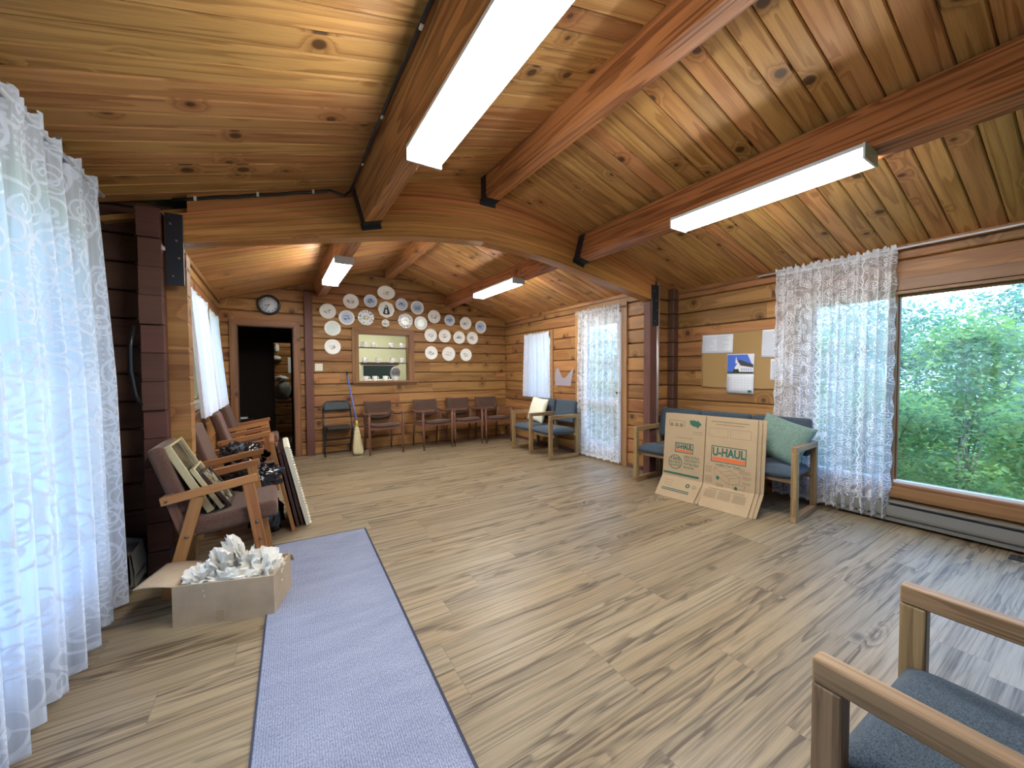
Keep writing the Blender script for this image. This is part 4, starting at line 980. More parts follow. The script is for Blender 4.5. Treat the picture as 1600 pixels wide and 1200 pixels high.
def on_panel(u, z):                # transform placing flat print on the main panel at (u along, height z)
    t = 1 + (z - PR[1][1]) / (PR[2][1] - PR[1][1]); c = P(u, t, .0045); up = (P(u, 1.9) - P(u, 1.1)).normalized(); n_ = eX.cross(up)
    return Matrix(((eX.x, up.x, n_.x, c.x), (eX.y, up.y, n_.y, c.y), (eX.z, up.z, n_.z, c.z), (0, 0, 0, 1)))
def on_flap(u, f):
    c = P(u, f, .0045); up = (P(u, .9) - P(u, .1)).normalized(); n_ = eX.cross(up)
    return Matrix(((eX.x, up.x, n_.x, c.x), (eX.y, up.y, n_.y, c.y), (eX.z, up.z, n_.z, c.z), (0, 0, 0, 1)))
def flat(name, polys, mat, M4):
    mb = MB()
    for p in polys: mb.poly([(x, y, 0) for x, y in p])
    mb.bm.transform(M4); return obj(name, mb, mat, o, recalc=False)
def R4(x0, y0, x1, y1): return [(x0, y0), (x1, y0), (x1, y1), (x0, y1)]
def border(w, h, t): return [R4(-w, -h, w, -h + t), R4(-w, h - t, w, h), R4(-w, -h + t, -w + t, h - t), R4(w - t, -h + t, w, h - t)]
def badge(u, z, w, h):
    A = on_panel(u, z)
    flat('printed_border', border(w, h, .008), 'ink_green', A); flat('printed_stripe', [R4(-w + .012, -h + .012, w - .012, -h + .03 * h / .05)], 'ink_orange', A)
    text_mesh('printed_lettering', 'U-HAUL', h * 1.35, 'ink_green', o, A @ Matrix.Translation((0, h * .22, 0)), bold=.004, squeeze=2 * (w - .015) / (h * 1.35 * 3.55))
badge(.222, .50, .098, .052); badge(.655, .495, .158, .078)
lines = lambda x0, x1, ys, t=.004: [R4(x0, y, x1, y + t) for y in ys]
flat('printed_line', lines(-.085, .085, (.0,), .005), 'ink_grey', on_panel(.222, .60))
A = on_panel(.135, .345)
ring = lambda r0, r1, n=36: [[(r0 * math.cos(2 * PI * i / n), r0 * math.sin(2 * PI * i / n)), (r1 * math.cos(2 * PI * i / n), r1 * math.sin(2 * PI * i / n)), (r1 * math.cos(2 * PI * (i + 1) / n), r1 * math.sin(2 * PI * (i + 1) / n)), (r0 * math.cos(2 * PI * (i + 1) / n), r0 * math.sin(2 * PI * (i + 1) / n))] for i in range(n)]
flat('printed_seal', ring(.066, .074), 'ink_green', A); text_mesh('printed_lettering', '100%', .05, 'ink_green', o, A @ Matrix.Translation((0, .033, 0)), bold=.001)
text_mesh('printed_lettering', 'BUY-BACK', .03, 'ink_green', o, A @ Matrix.Translation((0, -.004, 0)), bold=.0008, squeeze=.8); text_mesh('printed_lettering', 'GUARANTEE', .024, 'ink_green', o, A @ Matrix.Translation((0, -.034, 0)), bold=.0006, squeeze=.75)
text_mesh('printed_lettering', "NEED EXTRA?\nTAKE PLENTY!\nWe'll Buy Back\nthe extras.", .036, 'ink_green', o, on_panel(.225, .36), 'LEFT', .0005, .72)
flat('printed_stripe', [R4(-.19, -.011, .19, .011)], 'ink_green', on_panel(.20, .225))
A = on_panel(.315, .74)            # round arrow mark and truck sketch at the top left
flat('printed_arrow', [[(-.05, .05), (.0, .055), (.03, .045), (.03, .06), (.075, .02), (.03, -.03), (.03, -.012), (-.005, -.008), (-.04, .01)]], 'ink_green', A)
A = on_panel(.145, .745); flat('printed_sketch', lines(-.10, .07, (.03, -.025), .005) + [R4(-.10, -.025, -.094, .03), R4(.065, -.025, .071, .03)] + [R4(x, -.03, x + .03, .005) for x in (-.085, -.03, .02)], 'ink_grey', A)
flat('printed_line', lines(-.03, .07, (.02, -.0), .005), 'ink_grey', on_panel(.335, .655))
A = on_panel(.655, .80); flat('printed_line', lines(-.17, .17, (.0,), .009) + lines(-.13, .13, (-.025,), .007), 'ink_grey', A)
A = on_panel(.655, .70); flat('printed_box_outline', [[(x + c, y) for x, y in q] for c in (-.10, .10) for q in border(.09, .042, .003)], 'ink_grey', A)
text_mesh('printed_lettering', 'Loading Your Truck', .032, 'ink_green', o, on_panel(.655, .395), bold=.0006, squeeze=.85)
def seg(x0, y0, x1, y1, t=.0035):
    l = math.hypot(x1 - x0, y1 - y0); nx, ny = -(y1 - y0) / l * t / 2, (x1 - x0) / l * t / 2
    return [(x0 + nx, y0 + ny), (x0 - nx, y0 - ny), (x1 - nx, y1 - ny), (x1 + nx, y1 + ny)]
A = on_panel(.655, .30)            # line drawing of a loaded truck
q = [(-.12, .06), (-.03, .085), (.11, .01), (.11, -.05), (.02, -.075), (-.12, .0)]
sk = [seg(*q[i], *q[(i + 1) % 6]) for i in range(6)] + [seg(.02, -.02, .11, .01), seg(.02, -.02, .02, -.075), seg(.02, -.02, -.12, .06), seg(.05, -.07, .16, -.06), seg(.16, -.06, .15, -.1), seg(.15, -.1, .06, -.105), seg(.06, -.105, .05, -.07), seg(-.02, .0, .08, .03), seg(-.06, .03, .05, .06)]
flat('printed_truck_drawing', sk, 'ink_grey', A); flat('printed_wheel', [[(x + r[0], y + r[1]) for r in [(.015 * math.cos(i * PI / 5), .02 * math.sin(i * PI / 5)) for i in range(10)]] for x, y in ((-.085, -.03), (.08, -.1))], 'ink_green', A)
for x, y, w, nl in ((-.205, .05, .06, 2), (-.205, .01, .06, 3), (-.205, -.085, .07, 6), (.05, .075, .10, 2), (.10, .045, .10, 3), (.13, .0, .075, 3), (.135, -.045, .07, 2), (-.10, -.11, .07, 3)): flat('printed_text_block', [R4(x, y + j * .011, x + w, y + j * .011 + .004) for j in range(nl)], 'ink_grey', A)
flat('printed_line', lines(-.15, .14, (.025, .008), .009) , 'ink_green', on_flap(.19, .28)); flat('printed_seal', ring(.010, .022, 16), 'ink_green', on_flap(.30, .68)); flat('printed_seal', ring(.012, .019, 16), 'ink_grey', on_flap(.365, .68)); flat('printed_line', lines(-.04, .05, (.0, -.03, -.055), .004), 'ink_grey', on_flap(.09, .78))
for x in (-.19, -.06, .07): flat('printed_text_block', [R4(x, y, x + .11, y + .004) for y in (.06, .048, .036, .024, .012, .0, -.012)], 'ink_grey', on_flap(.66, .5))
flat('printed_line', lines(-.16, .16, (.078,), .006), 'ink_grey', on_flap(.66, .5))

# ------------------------------------------------------------------ wall things on the far wall
def plate(label, x, z, mat, r=.123, sx=1.0, wave=None, name='wall_plate'):
    mb = MB(); k = r / .123
    mb.lathe([(0, -.006), (.055 * k, -.006), (.082 * k, -.007), (.09 * k, -.012), (.121 * k, -.020), (.123 * k, -.018), (.119 * k, -.012), (.085 * k, .0), (0, .0)], (0, 0, 0), 40, 'Y', sx=sx, wave=wave)
    # axis Y maps height h to -h: flip so the dished face looks into the room
    mb.bm.transform(Matrix.Scale(-1, 4, (0, 1, 0)))
    return tag(obj(name, mb, mat, loc=(x, YF - .002, z)), label, 'plate', 'souvenir plates on the far wall')
PL = [(.762, 2.289, 'plate', 'white plate with faint green print, far left end of the upper row'), (1.112, 2.479, 'plate', 'white plate with ship-like print, upper left beside the far light'), (1.422, 2.513, 'plateblue', 'blue-centred plate just left of the oval plate'),
      (1.948, 2.499, 'plateblue', 'blue-centred plate just right of the veiled figure plate'), (1.043, 2.206, 'plateblue', 'blue picture plate left of the left flowered plate'), (.827, 2.02, 'plategreen', 'pale green-washed plate, upper of the two left of the hatch'),
      (.822, 1.72, 'plate', 'white plate lowest on the left, above the light switch'), (2.231, 2.466, 'plateblue', 'blue plate with arched picture, start of the descending right row'), (2.292, 2.193, 'plategreen', 'pale plate with hardly any print, right of the right flowered plate'),
      (2.549, 2.327, 'plate', 'white plate with a building print, second down the sloping right row'), (2.853, 2.282, 'plateblue', 'smallest blue plate in the sloping right row'), (3.185, 2.242, 'plate', 'white plate with two-line print, second from the end of the sloping row'),
      (3.511, 2.192, 'plateblue', 'blue plate farthest right on the far wall'), (2.477, 1.981, 'plate', 'white plate, first of the four in the middle row right of the hatch'), (2.753, 1.981, 'plate', 'white plate, second of the four in the middle row right of the hatch'),
      (3.047, 1.964, 'plate', 'white plate, third of the four in the middle row right of the hatch'), (3.326, 1.963, 'plate', 'white plate, last of the four in the middle row right of the hatch'), (2.485, 1.657, 'plate', 'white plate, left of the bottom three right of the hatch'),
      (2.827, 1.646, 'plate', 'white plate, middle of the bottom three right of the hatch'), (3.185, 1.634, 'plate', 'white plate, right of the bottom three right of the hatch')]
RAD = {2: .11, 3: .11, 10: .106, 18: .134}
for i, (x, z, m, l) in enumerate(PL): plate(l, x, z, m, RAD.get(i, .123))
plate('oval white plate at the top of the plate display', 1.685, 2.68, 'plate', .118, sx=1.28, name='oval_plate')
plate('flowered plate with blue rim, left above the hatch', 1.345, 2.226, 'platefloral', .132, wave=(.02, 12))
plate('flowered plate with blue rim, right above the hatch', 2.012, 2.216, 'platefloral', .133, wave=(.02, 12))
plate('tiny white saucer centred just above the hatch frame', 1.666, 2.155, 'plate', .065, name='wall_saucer')
p = plate('scalloped plate with a dark veiled figure, centre of the display', 1.68, 2.388, 'plategreen', .138, wave=(.035, 8), name='scalloped_plate')
mb = MB(); mb.poly([(-.055, -.0085, -.065), (-.03, -.0085, -.085), (.055, -.0085, -.085), (.062, -.0085, -.06), (.045, -.0085, .0), (.03, -.0085, .05), (.012, -.0085, .08), (-.008, -.0085, .08), (-.02, -.0085, .045), (-.035, -.0085, -.01)]); obj('printed_robe', mb, 'ink_black', p)
mb = MB(); mb.poly([(-.012, -.0095, .03), (.008, -.0095, .03), (.012, -.0095, .055), (.0, -.0095, .07), (-.011, -.0095, .055)]); mb.poly([(-.02, -.0095, -.06), (.02, -.0095, -.07), (.02, -.0095, -.01), (.004, -.0095, .015), (-.01, -.0095, .0)]); obj('printed_face', mb, 'paper', p)

ck = empty('wall_clock', (-.04, YF - .001, 2.319), 0, 'round black-rimmed wall clock above the doorway', 'clock')
mb = MB(); mb.lathe([(.118, .012), (.12, .04), (.135, .046), (.149, .036), (.152, .0), (.118, .0)], (0, 0, 0), 56, 'Y'); obj('rim', mb, 'black', ck)
mb = MB(); mb.lathe([(0, .014), (.12, .014), (.12, .004), (0, .004)], (0, 0, 0), 56, 'Y'); obj('dial', mb, 'paper', ck)
for h in range(1, 13):
    a = PI / 2 - h * PI / 6; text_mesh('numeral', str(h), .03, 'ink_black', ck, Matrix.Translation((.094 * math.cos(a), -.0155, .094 * math.sin(a))) @ Matrix.Rotation(PI / 2, 4, 'X'), bold=.0006)
for nm, ang, L, w in (('hour_hand', PI / 2 - (8 + 35 / 60) * PI / 6, .058, .007), ('minute_hand', PI / 2 - 35 / 60 * 2 * PI, .086, .005)):
    mb = MB(); mb.bar((-.018 * math.cos(ang), -.019, -.018 * math.sin(ang)), (L * math.cos(ang), -.019, L * math.sin(ang)), w, .002, up=(0, 1, 0)); obj(nm, mb, 'black', ck)
mb = MB(); mb.lathe([(0, .024), (.006, .022), (.007, .012)], (0, 0, 0), 12, 'Y'); obj('hub', mb, 'black', ck)

sw = MB(); sw.box((0, 0, 0), (.114, .007, .118)); sw = tag(obj('light_switch', sw, 'plastic_white', loc=(.617, YF - .004, 1.39), bevel=.003), 'ivory double light switch plate beside the dark post', 'light switch')
for s in (-.024, .024):
    mb = MB(); mb.box((s, -.006, 0), (.012, .012, .024)); obj('toggle', mb, 'white', sw, bevel=.002)

# ------------------------------------------------------------------ hatch: shelves, mugs, kitchen beyond
for z, l in ((1.728, 'upper thin shelf across the kitchen hatch'), (1.463, 'lower thin shelf across the kitchen hatch')):
    mb = MB(); mb.box((0, 0, 0), (.842, .15, .014)); tag(obj('hatch_shelf', mb, 'darkframe', loc=(1.64, YF + .13, z), bevel=.002), l, 'shelf')
mug0 = None
MUG = [(1.315, 1.735, .3, 'white mug on the upper hatch shelf, first from the left'), (1.475, 1.735, .2, 'white mug on the upper hatch shelf, second from the left'), (1.790, 1.735, -.9, 'white mug on the upper hatch shelf, third from the left'), (1.985, 1.735, -1.2, 'white mug on the upper hatch shelf, far right'),
       (1.335, 1.470, .0, 'white mug on the lower hatch shelf, first from the left'), (1.548, 1.470, .1, 'white mug on the lower hatch shelf, second from the left'), (1.795, 1.470, -.1, 'white mug on the lower hatch shelf, third from the left'), (1.965, 1.470, -1.3, 'white mug on the lower hatch shelf, far right'),
       (1.350, 1.152, .0, 'white mug on the hatch sill, first from the left'), (1.497, 1.152, .1, 'white mug on the hatch sill, second from the left'), (1.675, 1.152, -.2, 'white mug on the hatch sill, third from the left'), (1.845, 1.152, .2, 'white mug on the hatch sill, far right')]
for x, z, rz, lab in MUG:
    if mug0 is None:
        mug0 = empty('mug', (0, 0, 0), 0, lab, 'mug', 'white mugs in the hatch')
        mb = MB(); mb.lathe([(0, .0), (.034, .0), (.041, .01), (.043, .045), (.042, .088), (.0395, .088), (.0385, .012), (0, .01)], n=28); obj('cup', mb, 'white', mug0)
        mb = MB(); mb.tube([(.040, 0, .072), (.058, 0, .074), (.068, 0, .058), (.066, 0, .036), (.054, 0, .022), (.040, 0, .02)], .0055, 8); obj('handle', mb, 'white', mug0)
        m = mug0
    else: m = copy_tree(mug0, label=lab)
    m.location = (x, YF + .10, z); m.rotation_euler = (0, 0, rz)
# ------------------------------------------------------------------ kitchen behind the hatch
YK = YF + .12
def quad_wall(name, pts, mat):
    mb = MB(); mb.poly([Vector(p) for p in pts]); return struct(name, mb, mat)
mb = MB(); mb.box((1.9, 8.45, 1.3), (2.5, .05, 2.6), axis=0); struct('wall_kitchen_back', mb, 'green')
mb = MB(); mb.box((.72, 7.72, 1.3), (.05, 1.5, 2.6), axis=1); struct('wall_kitchen_left', mb, 'green')
mb = MB(); mb.box((3.1, 7.72, 1.3), (.05, 1.5, 2.6), axis=1); struct('wall_kitchen_right', mb, 'green')
mb = MB(); mb.box((1.9, 7.72, 2.5), (2.4, 1.5, .04), axis=0); struct('ceiling_kitchen', mb, 'green')
kb = empty('framed_panel', (1.70, 7.42, 1.155), 0, 'dark green panel with white frame behind the mugs on the sill', 'panel')
mb = MB(); mb.box((0, .02, .145), (.60, .012, .26)); obj('dark_face', mb, 'screen', kb)
mb = MB()
for c, s in (((0, 0, .285), (.66, .03, .025)), ((0, 0, .012), (.66, .03, .025)), ((-.318, 0, .148), (.025, .03, .25)), ((.318, 0, .148), (.025, .03, .25))): mb.box(c, s)
obj('frame', mb, 'plastic_white', kb, bevel=.003)
mb = MB(); mb.box((0, .02, .31), (.68, .10, .05)); obj('top_rail', mb, 'darkframe', kb)
mb = MB(); mb.box((.05, .12, -.04), (1.5, .5, .04)); mb.box((.05, .14, -.6), (1.45, .45, 1.08)); tag(obj('kitchen_counter', mb, 'plastic_white', loc=(1.70, 7.42, 1.152), bevel=.004), 'pale kitchen counter seen through the hatch', 'counter')
mb = MB(); mb.lathe([(0, -.004), (.07, -.004), (.11, -.014), (.108, -.008), (.07, .002), (0, .002)], (0, 0, 0), 36, 'Y', sx=.85, sz=1.15); mb.bm.transform(Matrix.Scale(-1, 4, (0, 1, 0)))
tag(obj('serving_platter', mb, 'plateblue', loc=(1.955, 7.36, 1.29), rot=(.16, 0, 0)), 'pale blue patterned platter standing on the counter in the hatch', 'plate')
la = bpy.data.lights.new('kitchen_lamp', 'AREA'); la.energy = 12; la.size = .5; la.color = (1, 1, .93)
lo = bpy.data.objects.new('kitchen_lamp', la); C.objects.link(lo); lo.location = (1.64, 7.3, 2.45)

# ------------------------------------------------------------------ dark hallway and store room beyond the doorway
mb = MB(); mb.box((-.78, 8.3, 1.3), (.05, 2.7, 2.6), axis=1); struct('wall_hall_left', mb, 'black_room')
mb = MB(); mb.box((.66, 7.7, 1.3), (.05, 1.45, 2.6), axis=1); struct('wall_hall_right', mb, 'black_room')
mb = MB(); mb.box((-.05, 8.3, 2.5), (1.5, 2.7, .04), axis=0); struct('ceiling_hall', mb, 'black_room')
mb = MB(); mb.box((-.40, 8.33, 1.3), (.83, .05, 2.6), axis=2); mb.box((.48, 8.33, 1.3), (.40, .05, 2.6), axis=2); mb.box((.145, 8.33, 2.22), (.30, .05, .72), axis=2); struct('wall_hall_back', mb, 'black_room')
log_wall('wall_store_back', (-.8, 9.65, 0), (1, 0, 0), (0, -1, 0), 2.2, 2.5, seed=31)
mb = MB(); mb.box((-.55, 9.0, 1.3), (.05, 1.3, 2.6), axis=1); mb.box((1.2, 9.0, 1.3), (.05, 1.3, 2.6), axis=1); mb.box((.3, 9.0, 2.5), (1.8, 1.35, .04), axis=0); struct('wall_store_side', mb, 'trim')
st = empty('storage_table', (.12, 9.15, 0), 0, 'dark table in the lit store room beyond the doorway', 'table')
mb = MB(); mb.box((0, 0, .72), (.9, .5, .04)); obj('table_top', mb, 'darkframe', st)
for sx in (-1, 1):
    for sy in (-1, 1): mb = MB(); mb.box((sx * .4, sy * .2, .35), (.05, .05, .70)); obj('leg', mb, 'darkframe', st)
blob('tote_bag', 'grey bag slumped on the table in the store room', 'bag', (.16, 9.10, .93), (.16, .14, .22), 'grey_plastic', 21, 3, .2)
blob('cloth_bundle', 'white bundle on top of the grey bag in the store room', 'cloth', (.13, 9.10, 1.19), (.13, .10, .06), 'paper', 23, 3, .3)
blob('dark_bag', 'dark bag beside the grey bag on the store room table', 'bag', (.37, 9.08, .86), (.10, .10, .13), 'black', 25, 3, .2)
mb = MB(); mb.box((0, 0, 0), (.26, .2, .022))
tag(obj('wall_shelf', mb, 'black', loc=(.02, 9.53, 1.56)), 'small dark shelf on the store room wall', 'shelf')
blob('sun_hat', 'white hat lying on the small store room shelf', 'hat', (.05, 9.48, 1.615), (.09, .08, .055), 'paper', 27, 3, .1)
blob('pink_cloth', 'pale pink cloth hanging above the store room shelf', 'cloth', (.06, 9.58, 1.83), (.05, .05, .10), 'paper', 29, 3, .3)
mb = MB(); mb.box((0, 0, 0), (.13, .004, .34)); tag(obj('wall_notice', mb, 'paper', loc=(.335, 9.645, 1.47)), 'white notice on the store room wall', 'notice')
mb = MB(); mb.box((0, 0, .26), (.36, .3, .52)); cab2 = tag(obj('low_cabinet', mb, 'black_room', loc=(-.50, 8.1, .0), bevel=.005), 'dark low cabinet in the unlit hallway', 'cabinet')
mb = MB(); mb.box((0, 0, .015), (.17, .12, .03)); tag(obj('paper_stack', mb, 'paper', loc=(-.48, 8.02, .52)), 'small stack of papers on the dark hallway cabinet', 'papers')
la = bpy.data.lights.new('store_lamp', 'POINT'); la.energy = 7; la.shadow_soft_size = .15; la.color = (1, .95, .75)
lo = bpy.data.objects.new('store_lamp', la); C.objects.link(lo); lo.location = (.75, 8.85, 2.2)

# ------------------------------------------------------------------ right wall: cork board, papers, cloth
bd = empty('cork_board', (XFR - .012, 2.315, 1.423), 0, 'tan cork notice board on the log wall above the sofa', 'notice board')
mb = MB(); mb.box((0, 0, 0), (.014, .92, .622), axis=1); obj('cork', mb, 'cork', bd)
mb = MB()
for c, s in (((-.003, 0, .314), (.022, .935, .012)), ((-.003, 0, -.314), (.022, .935, .012)), ((-.003, .462, 0), (.022, .012, .63)), ((-.003, -.462, 0), (.022, .012, .63))): mb.box(c, s)
obj('edging', mb, 'trimlight', bd)
XP = XFR - .0215
def sheet_paper(name, label, y1, y0, z0, z1, cat, seed, cols=1, tilt=0.0, lines_n=14):
    o = empty(name, (XP, (y0 + y1) / 2, (z0 + z1) / 2), 0, label, cat, rot=(tilt, 0, 0)); w, h = y1 - y0, z1 - z0
    mb = MB(); mb.grid(6, 6, lambda a, b: Vector((-.001 - .006 * abs(2 * a - 1) ** 3 * (1 - b), w / 2 - w * a, -h / 2 + h * b))); obj('paper_leaf', mb, 'paper', o, solid=.001)
    rng = random.Random(seed); mb = MB(); cw = w * .86 / cols
    for c in range(cols):
        for i in range(lines_n):
            L = cw * rng.uniform(.45, .92); zz = h * .40 - h * .8 * i / lines_n; ya = w * .43 - c * cw
            mb.poly([(-.0085, ya, zz), (-.0085, ya - L, zz), (-.0085, ya - L, zz - h * .018), (-.0085, ya, zz - h * .018)])
    obj('printed_lines', mb, 'greek', o, recalc=False); return o
sheet_paper('notice_sheet', 'wide white paper at the left end of the cork board', 2.776, 2.406, 1.507, 1.724, 'paper', 1, 2, .02)
pq = sheet_paper('notice_sheet', 'upright white notice at the top right of the cork board', 2.10, 1.885, 1.438, 1.738, 'paper', 2, 1, .02)
mb = MB(); mb.poly([(-.009, -.035, .075), (-.009, -.075, .085), (-.009, -.08, -.005), (-.009, -.03, -.02), (-.009, -.045, .03)]); obj('printed_figure', mb, 'ink_black', pq)
sheet_paper('notice_sheet', 'lower right white paper on the cork board, half behind the lace', 2.014, 1.80, 1.197, 1.42, 'paper', 3)
cal = empty('wall_calendar', (XP - .004, 2.323, 1.264), 0, 'hanging calendar with a white church photo on the cork board', 'calendar', rot=(.012, 0, 0))
for nm, z0, z1 in (('month_page', -.222, -.002), ('picture_page', .002, .222)):
    mb = MB(); mb.grid(4, 4, lambda a, b: Vector((-.001 - .004 * math.sin(b * PI), .147 - .294 * a, z0 + (z1 - z0) * b))); obj(nm, mb, 'paper', cal, solid=.001)
def cp(nm, pts, mat, d=.008):
    mb = MB(); mb.poly([(-d, .147 - y, z) for y, z in pts]); obj(nm, mb, mat, cal, recalc=False)
M['skyblue'] = plain('printed_blue_sky', (.07, .16, .62), .5, .3); M['roofgrey'] = plain('printed_grey_roof', (.06, .06, .065), .6, .3); M['printwhite'] = plain('printed_white', (.75, .75, .78), .6, .3); M['printgreen'] = plain('printed_dark_green', (.03, .05, .03), .6, .3)
cp('photo_sky', [(.006, .012), (.288, .012), (.288, .075), (.225, .215), (.006, .215)], 'skyblue', .0075)
cp('photo_ground', [(.006, .006), (.288, .006), (.288, .025), (.006, .02)], 'printgreen', .008)
cp('photo_wall', [(.08, .022), (.288, .022), (.288, .085), (.15, .095), (.13, .13), (.105, .095), (.085, .06)], 'printwhite', .0085)
cp('photo_roof', [(.125, .16), (.15, .155), (.288, .105), (.288, .07), (.155, .092), (.13, .135)], 'roofgrey', .009)
cp('photo_steeple', [(.098, .15), (.105, .195), (.112, .15), (.122, .15), (.122, .115), (.098, .115)], 'printwhite', .0095)
for i in range(5): cp('photo_window', [(.165 + i * .024, .032), (.172 + i * .024, .032), (.172 + i * .024, .065), (.165 + i * .024, .065)], 'skyblue', .0095)
cp('photo_bush', [(.07, .02), (.14, .02), (.13, .055), (.10, .05), (.085, .06)], 'printgreen', .010)
mb = MB()
for i in range(6): mb.poly([(-.0072, .13, -.04 - i * .03), (-.0072, -.13, -.04 - i * .03), (-.0072, -.13, -.042 - i * .03), (-.0072, .13, -.042 - i * .03)])
for i in range(8): mb.poly([(-.0072, .13 - i * .037, -.04), (-.0072, .1285 - i * .037, -.04), (-.0072, .1285 - i * .037, -.19), (-.0072, .13 - i * .037, -.19)])
obj('printed_day_grid', mb, 'greek', cal, recalc=False)
cp('printed_mark', [(.235, -.205), (.275, -.205), (.275, -.18), (.235, -.18)], 'ink_green', .0074)
mb = MB(); V = [(5.187, 1.067), (4.785, 1.067), (4.705, 1.36), (4.79, 1.30), (4.86, 1.235), (4.935, 1.19), (5.0, 1.20), (5.06, 1.30), (5.10, 1.375), (5.185, 1.30)]
mb.prism([(y, z) for y, z in V], (XR - .004, 0, 0), (1, 0, 0), (0, 1, 0), (0, 0, 1), .004); tag(obj('pinned_paper', mb, 'tracing'), 'white sheet with a V-shaped dip pinned between short curtain and glazed door', 'paper')

# ------------------------------------------------------------------ heaters, floor vent, runner
def heater(label, x, sgn, y0, y1, h=.19, d=.075):
    o = empty('baseboard_heater', (x, y0, 0), 0, label, 'heater'); L = y1 - y0; k = h / .19
    def pr(name, prof, mat, ya=0, l=L):
        mb = MB(); mb.prism([(sgn * a, b * k) for a, b in prof], (0, ya, 0), (0, 1, 0), (1, 0, 0), (0, 0, 1), l); return obj(name, mb, mat, o)
    pr('back_plate', [(0, .02), (.012, .02), (.012, .19), (0, .19)], 'heaterdark')
    pr('front_cover', [(d - .004, .066), (d, .066), (d, .085), (d - .012, .155), (d - .018, .155), (d - .006, .085)], 'heater')
    pr('lower_lip', [(.012, .025), (d, .025), (d, .052), (d - .004, .052), (d - .004, .03), (.012, .03)], 'heater')
    pr('top_hood', [(.0, .186), (.030, .186), (.052, .172), (.052, .176), (.032, .192), (.0, .192)], 'heater')
    pr('fin_core', [(.014, .04), (d - .016, .04), (d - .02, .15), (.014, .15)], 'heaterdark')
    for ya in (0, L - .02): pr('end_cap', [(0, .018), (d + .002, .018), (d + .002, .09), (d - .012, .16), (.04, .193), (0, .193)], 'heater', ya, .02)
    return o
heater('long grey baseboard heater under the big picture window', XFR, -1, -1.3, 1.42)
heater('dark heater end low in the shadow behind the long lace curtain', XFL, 1, 3.06, 3.30, .30, .20)
fv = MB(); fv.box((0, 0, .003), (.11, .30, .006)); fv = tag(obj('floor_vent', fv, 'blackmetal', loc=(4.31, .27, 0)), 'dark floor vent grille beside the heater at the right edge', 'vent')
for i in range(9): mb = MB(); mb.box((0, -.12 + i * .03, .0075), (.085, .006, .004)); obj('slat', mb, 'bolt', fv)
rg = empty('floor_runner', (.619, 3.341, 0), math.radians(-2.1), 'long blue-grey ribbed carpet runner on the plank floor', 'rug')
mb = MB(); mb.grid(2, 8, lambda a, b: Vector((-.645 * a, -4.6 * b, .007)), smooth=False); bmesh.ops.reverse_faces(mb.bm, faces=mb.bm.faces[:]); obj('pile', mb, 'rug', rg, recalc=False)
M['rugedge'] = plain('dark_rug_binding', (.05, .055, .085), .95, .1)
mb = MB(); mb.box((0, -2.3, .004), (.012, 4.6, .008)); mb.box((-.645, -2.3, .004), (.008, 4.6, .008)); mb.box((-.3225, .0, .004), (.645, .008, .008)); obj('binding', mb, 'rugedge', rg)

# ------------------------------------------------------------------ outdoors
mb = MB(); mb.grid(1, 1, lambda a, b: Vector((-40 + 80 * a, -40 + 80 * b, -.55)), smooth=False); g = struct('ground', mb, 'grass')
def shrub(seed, H, R, nl, mat):
    rng = random.Random(seed); mb = MB(); lf = mb.bm
    clumps = [(Vector((rng.gauss(0, R * .5), rng.gauss(0, R * .5), H * rng.uniform(.03, .97) )), rng.uniform(.24, .5)) for _ in range(60)]
    for i in range(nl):
        c, r = rng.choice(clumps); k = 1 - .45 * (c.z / H) ** 2
        p = Vector((c.x * k, c.y * k, c.z)) + Vector((rng.gauss(0, r * .6), rng.gauss(0, r * .6), rng.gauss(0, r * .5)))
        q = math.hypot(p.x, p.y); lim = R * rng.uniform(.75, 1.0)
        if q > lim: p.x *= lim / q; p.y *= lim / q
        L = rng.uniform(.065, .125); d = Vector((rng.gauss(0, 1), rng.gauss(0, 1), rng.gauss(-.15, .45))).normalized(); s = d.cross(Vector((rng.gauss(0, .5), rng.gauss(0, .5), 1))).normalized() * L * .27; n_ = d.cross(s).normalized() * L * .10
        v = [lf.verts.new(q) for q in (p, p + d * L * .45 + s + n_, p + d * L, p + d * L * .45 - s + n_)]
        lf.faces.new((v[0], v[1], v[2])); lf.faces.new((v[0], v[2], v[3]))
    st = MB()
    for i in range(9):
        a = rng.uniform(0, 2 * PI); pts = [Vector((0.08 * math.cos(a), .08 * math.sin(a), 0))]; d = Vector((math.cos(a) * .13, math.sin(a) * .13, 1)).normalized(); n = 7
        for j in range(n): pts.append(pts[-1] + d * H * .95 / n); d = (d + Vector((rng.gauss(0, .09), rng.gauss(0, .09), 0))).normalized()
        st.tube(pts, [.012 * (1 - j / (n + .6)) + .003 for j in range(n + 1)], 6)
    return mb, st
protos = []
for i, (H, R, nl, mt) in enumerate(((3.5, .86, 9500, 'leaf2'), (2.7, .88, 9000, 'leaf'), (1.9, .9, 8500, 'leaf'))):
    protos.append(shrub(50 + i, H, R, nl, mt) + (mt,))
GRP = {'win': ('leafy green shrub growing outside the big picture window', 'shrubs outside the picture window'), 'door': ('leafy green shrub growing outside the glazed door and far curtained window', 'shrubs outside the glazed door')}
made = {}
def put(kind, loc, rz, where, s=1.0):
    lab, grp = GRP[where]
    if kind not in made:
        a, b, mt = protos[kind]; o = empty('leafy_shrub', (0, 0, 0), 0, lab, 'shrub', grp)
        obj('foliage', a, mt, o, recalc=False); obj('stems', b, 'bark', o); made[kind] = o
    else: o = copy_tree(made[kind], label=lab)
    o['group'] = grp; o.location = loc; o.rotation_euler = (0, 0, rz); o.scale = (s, s, s); return o
rng = random.Random(77)
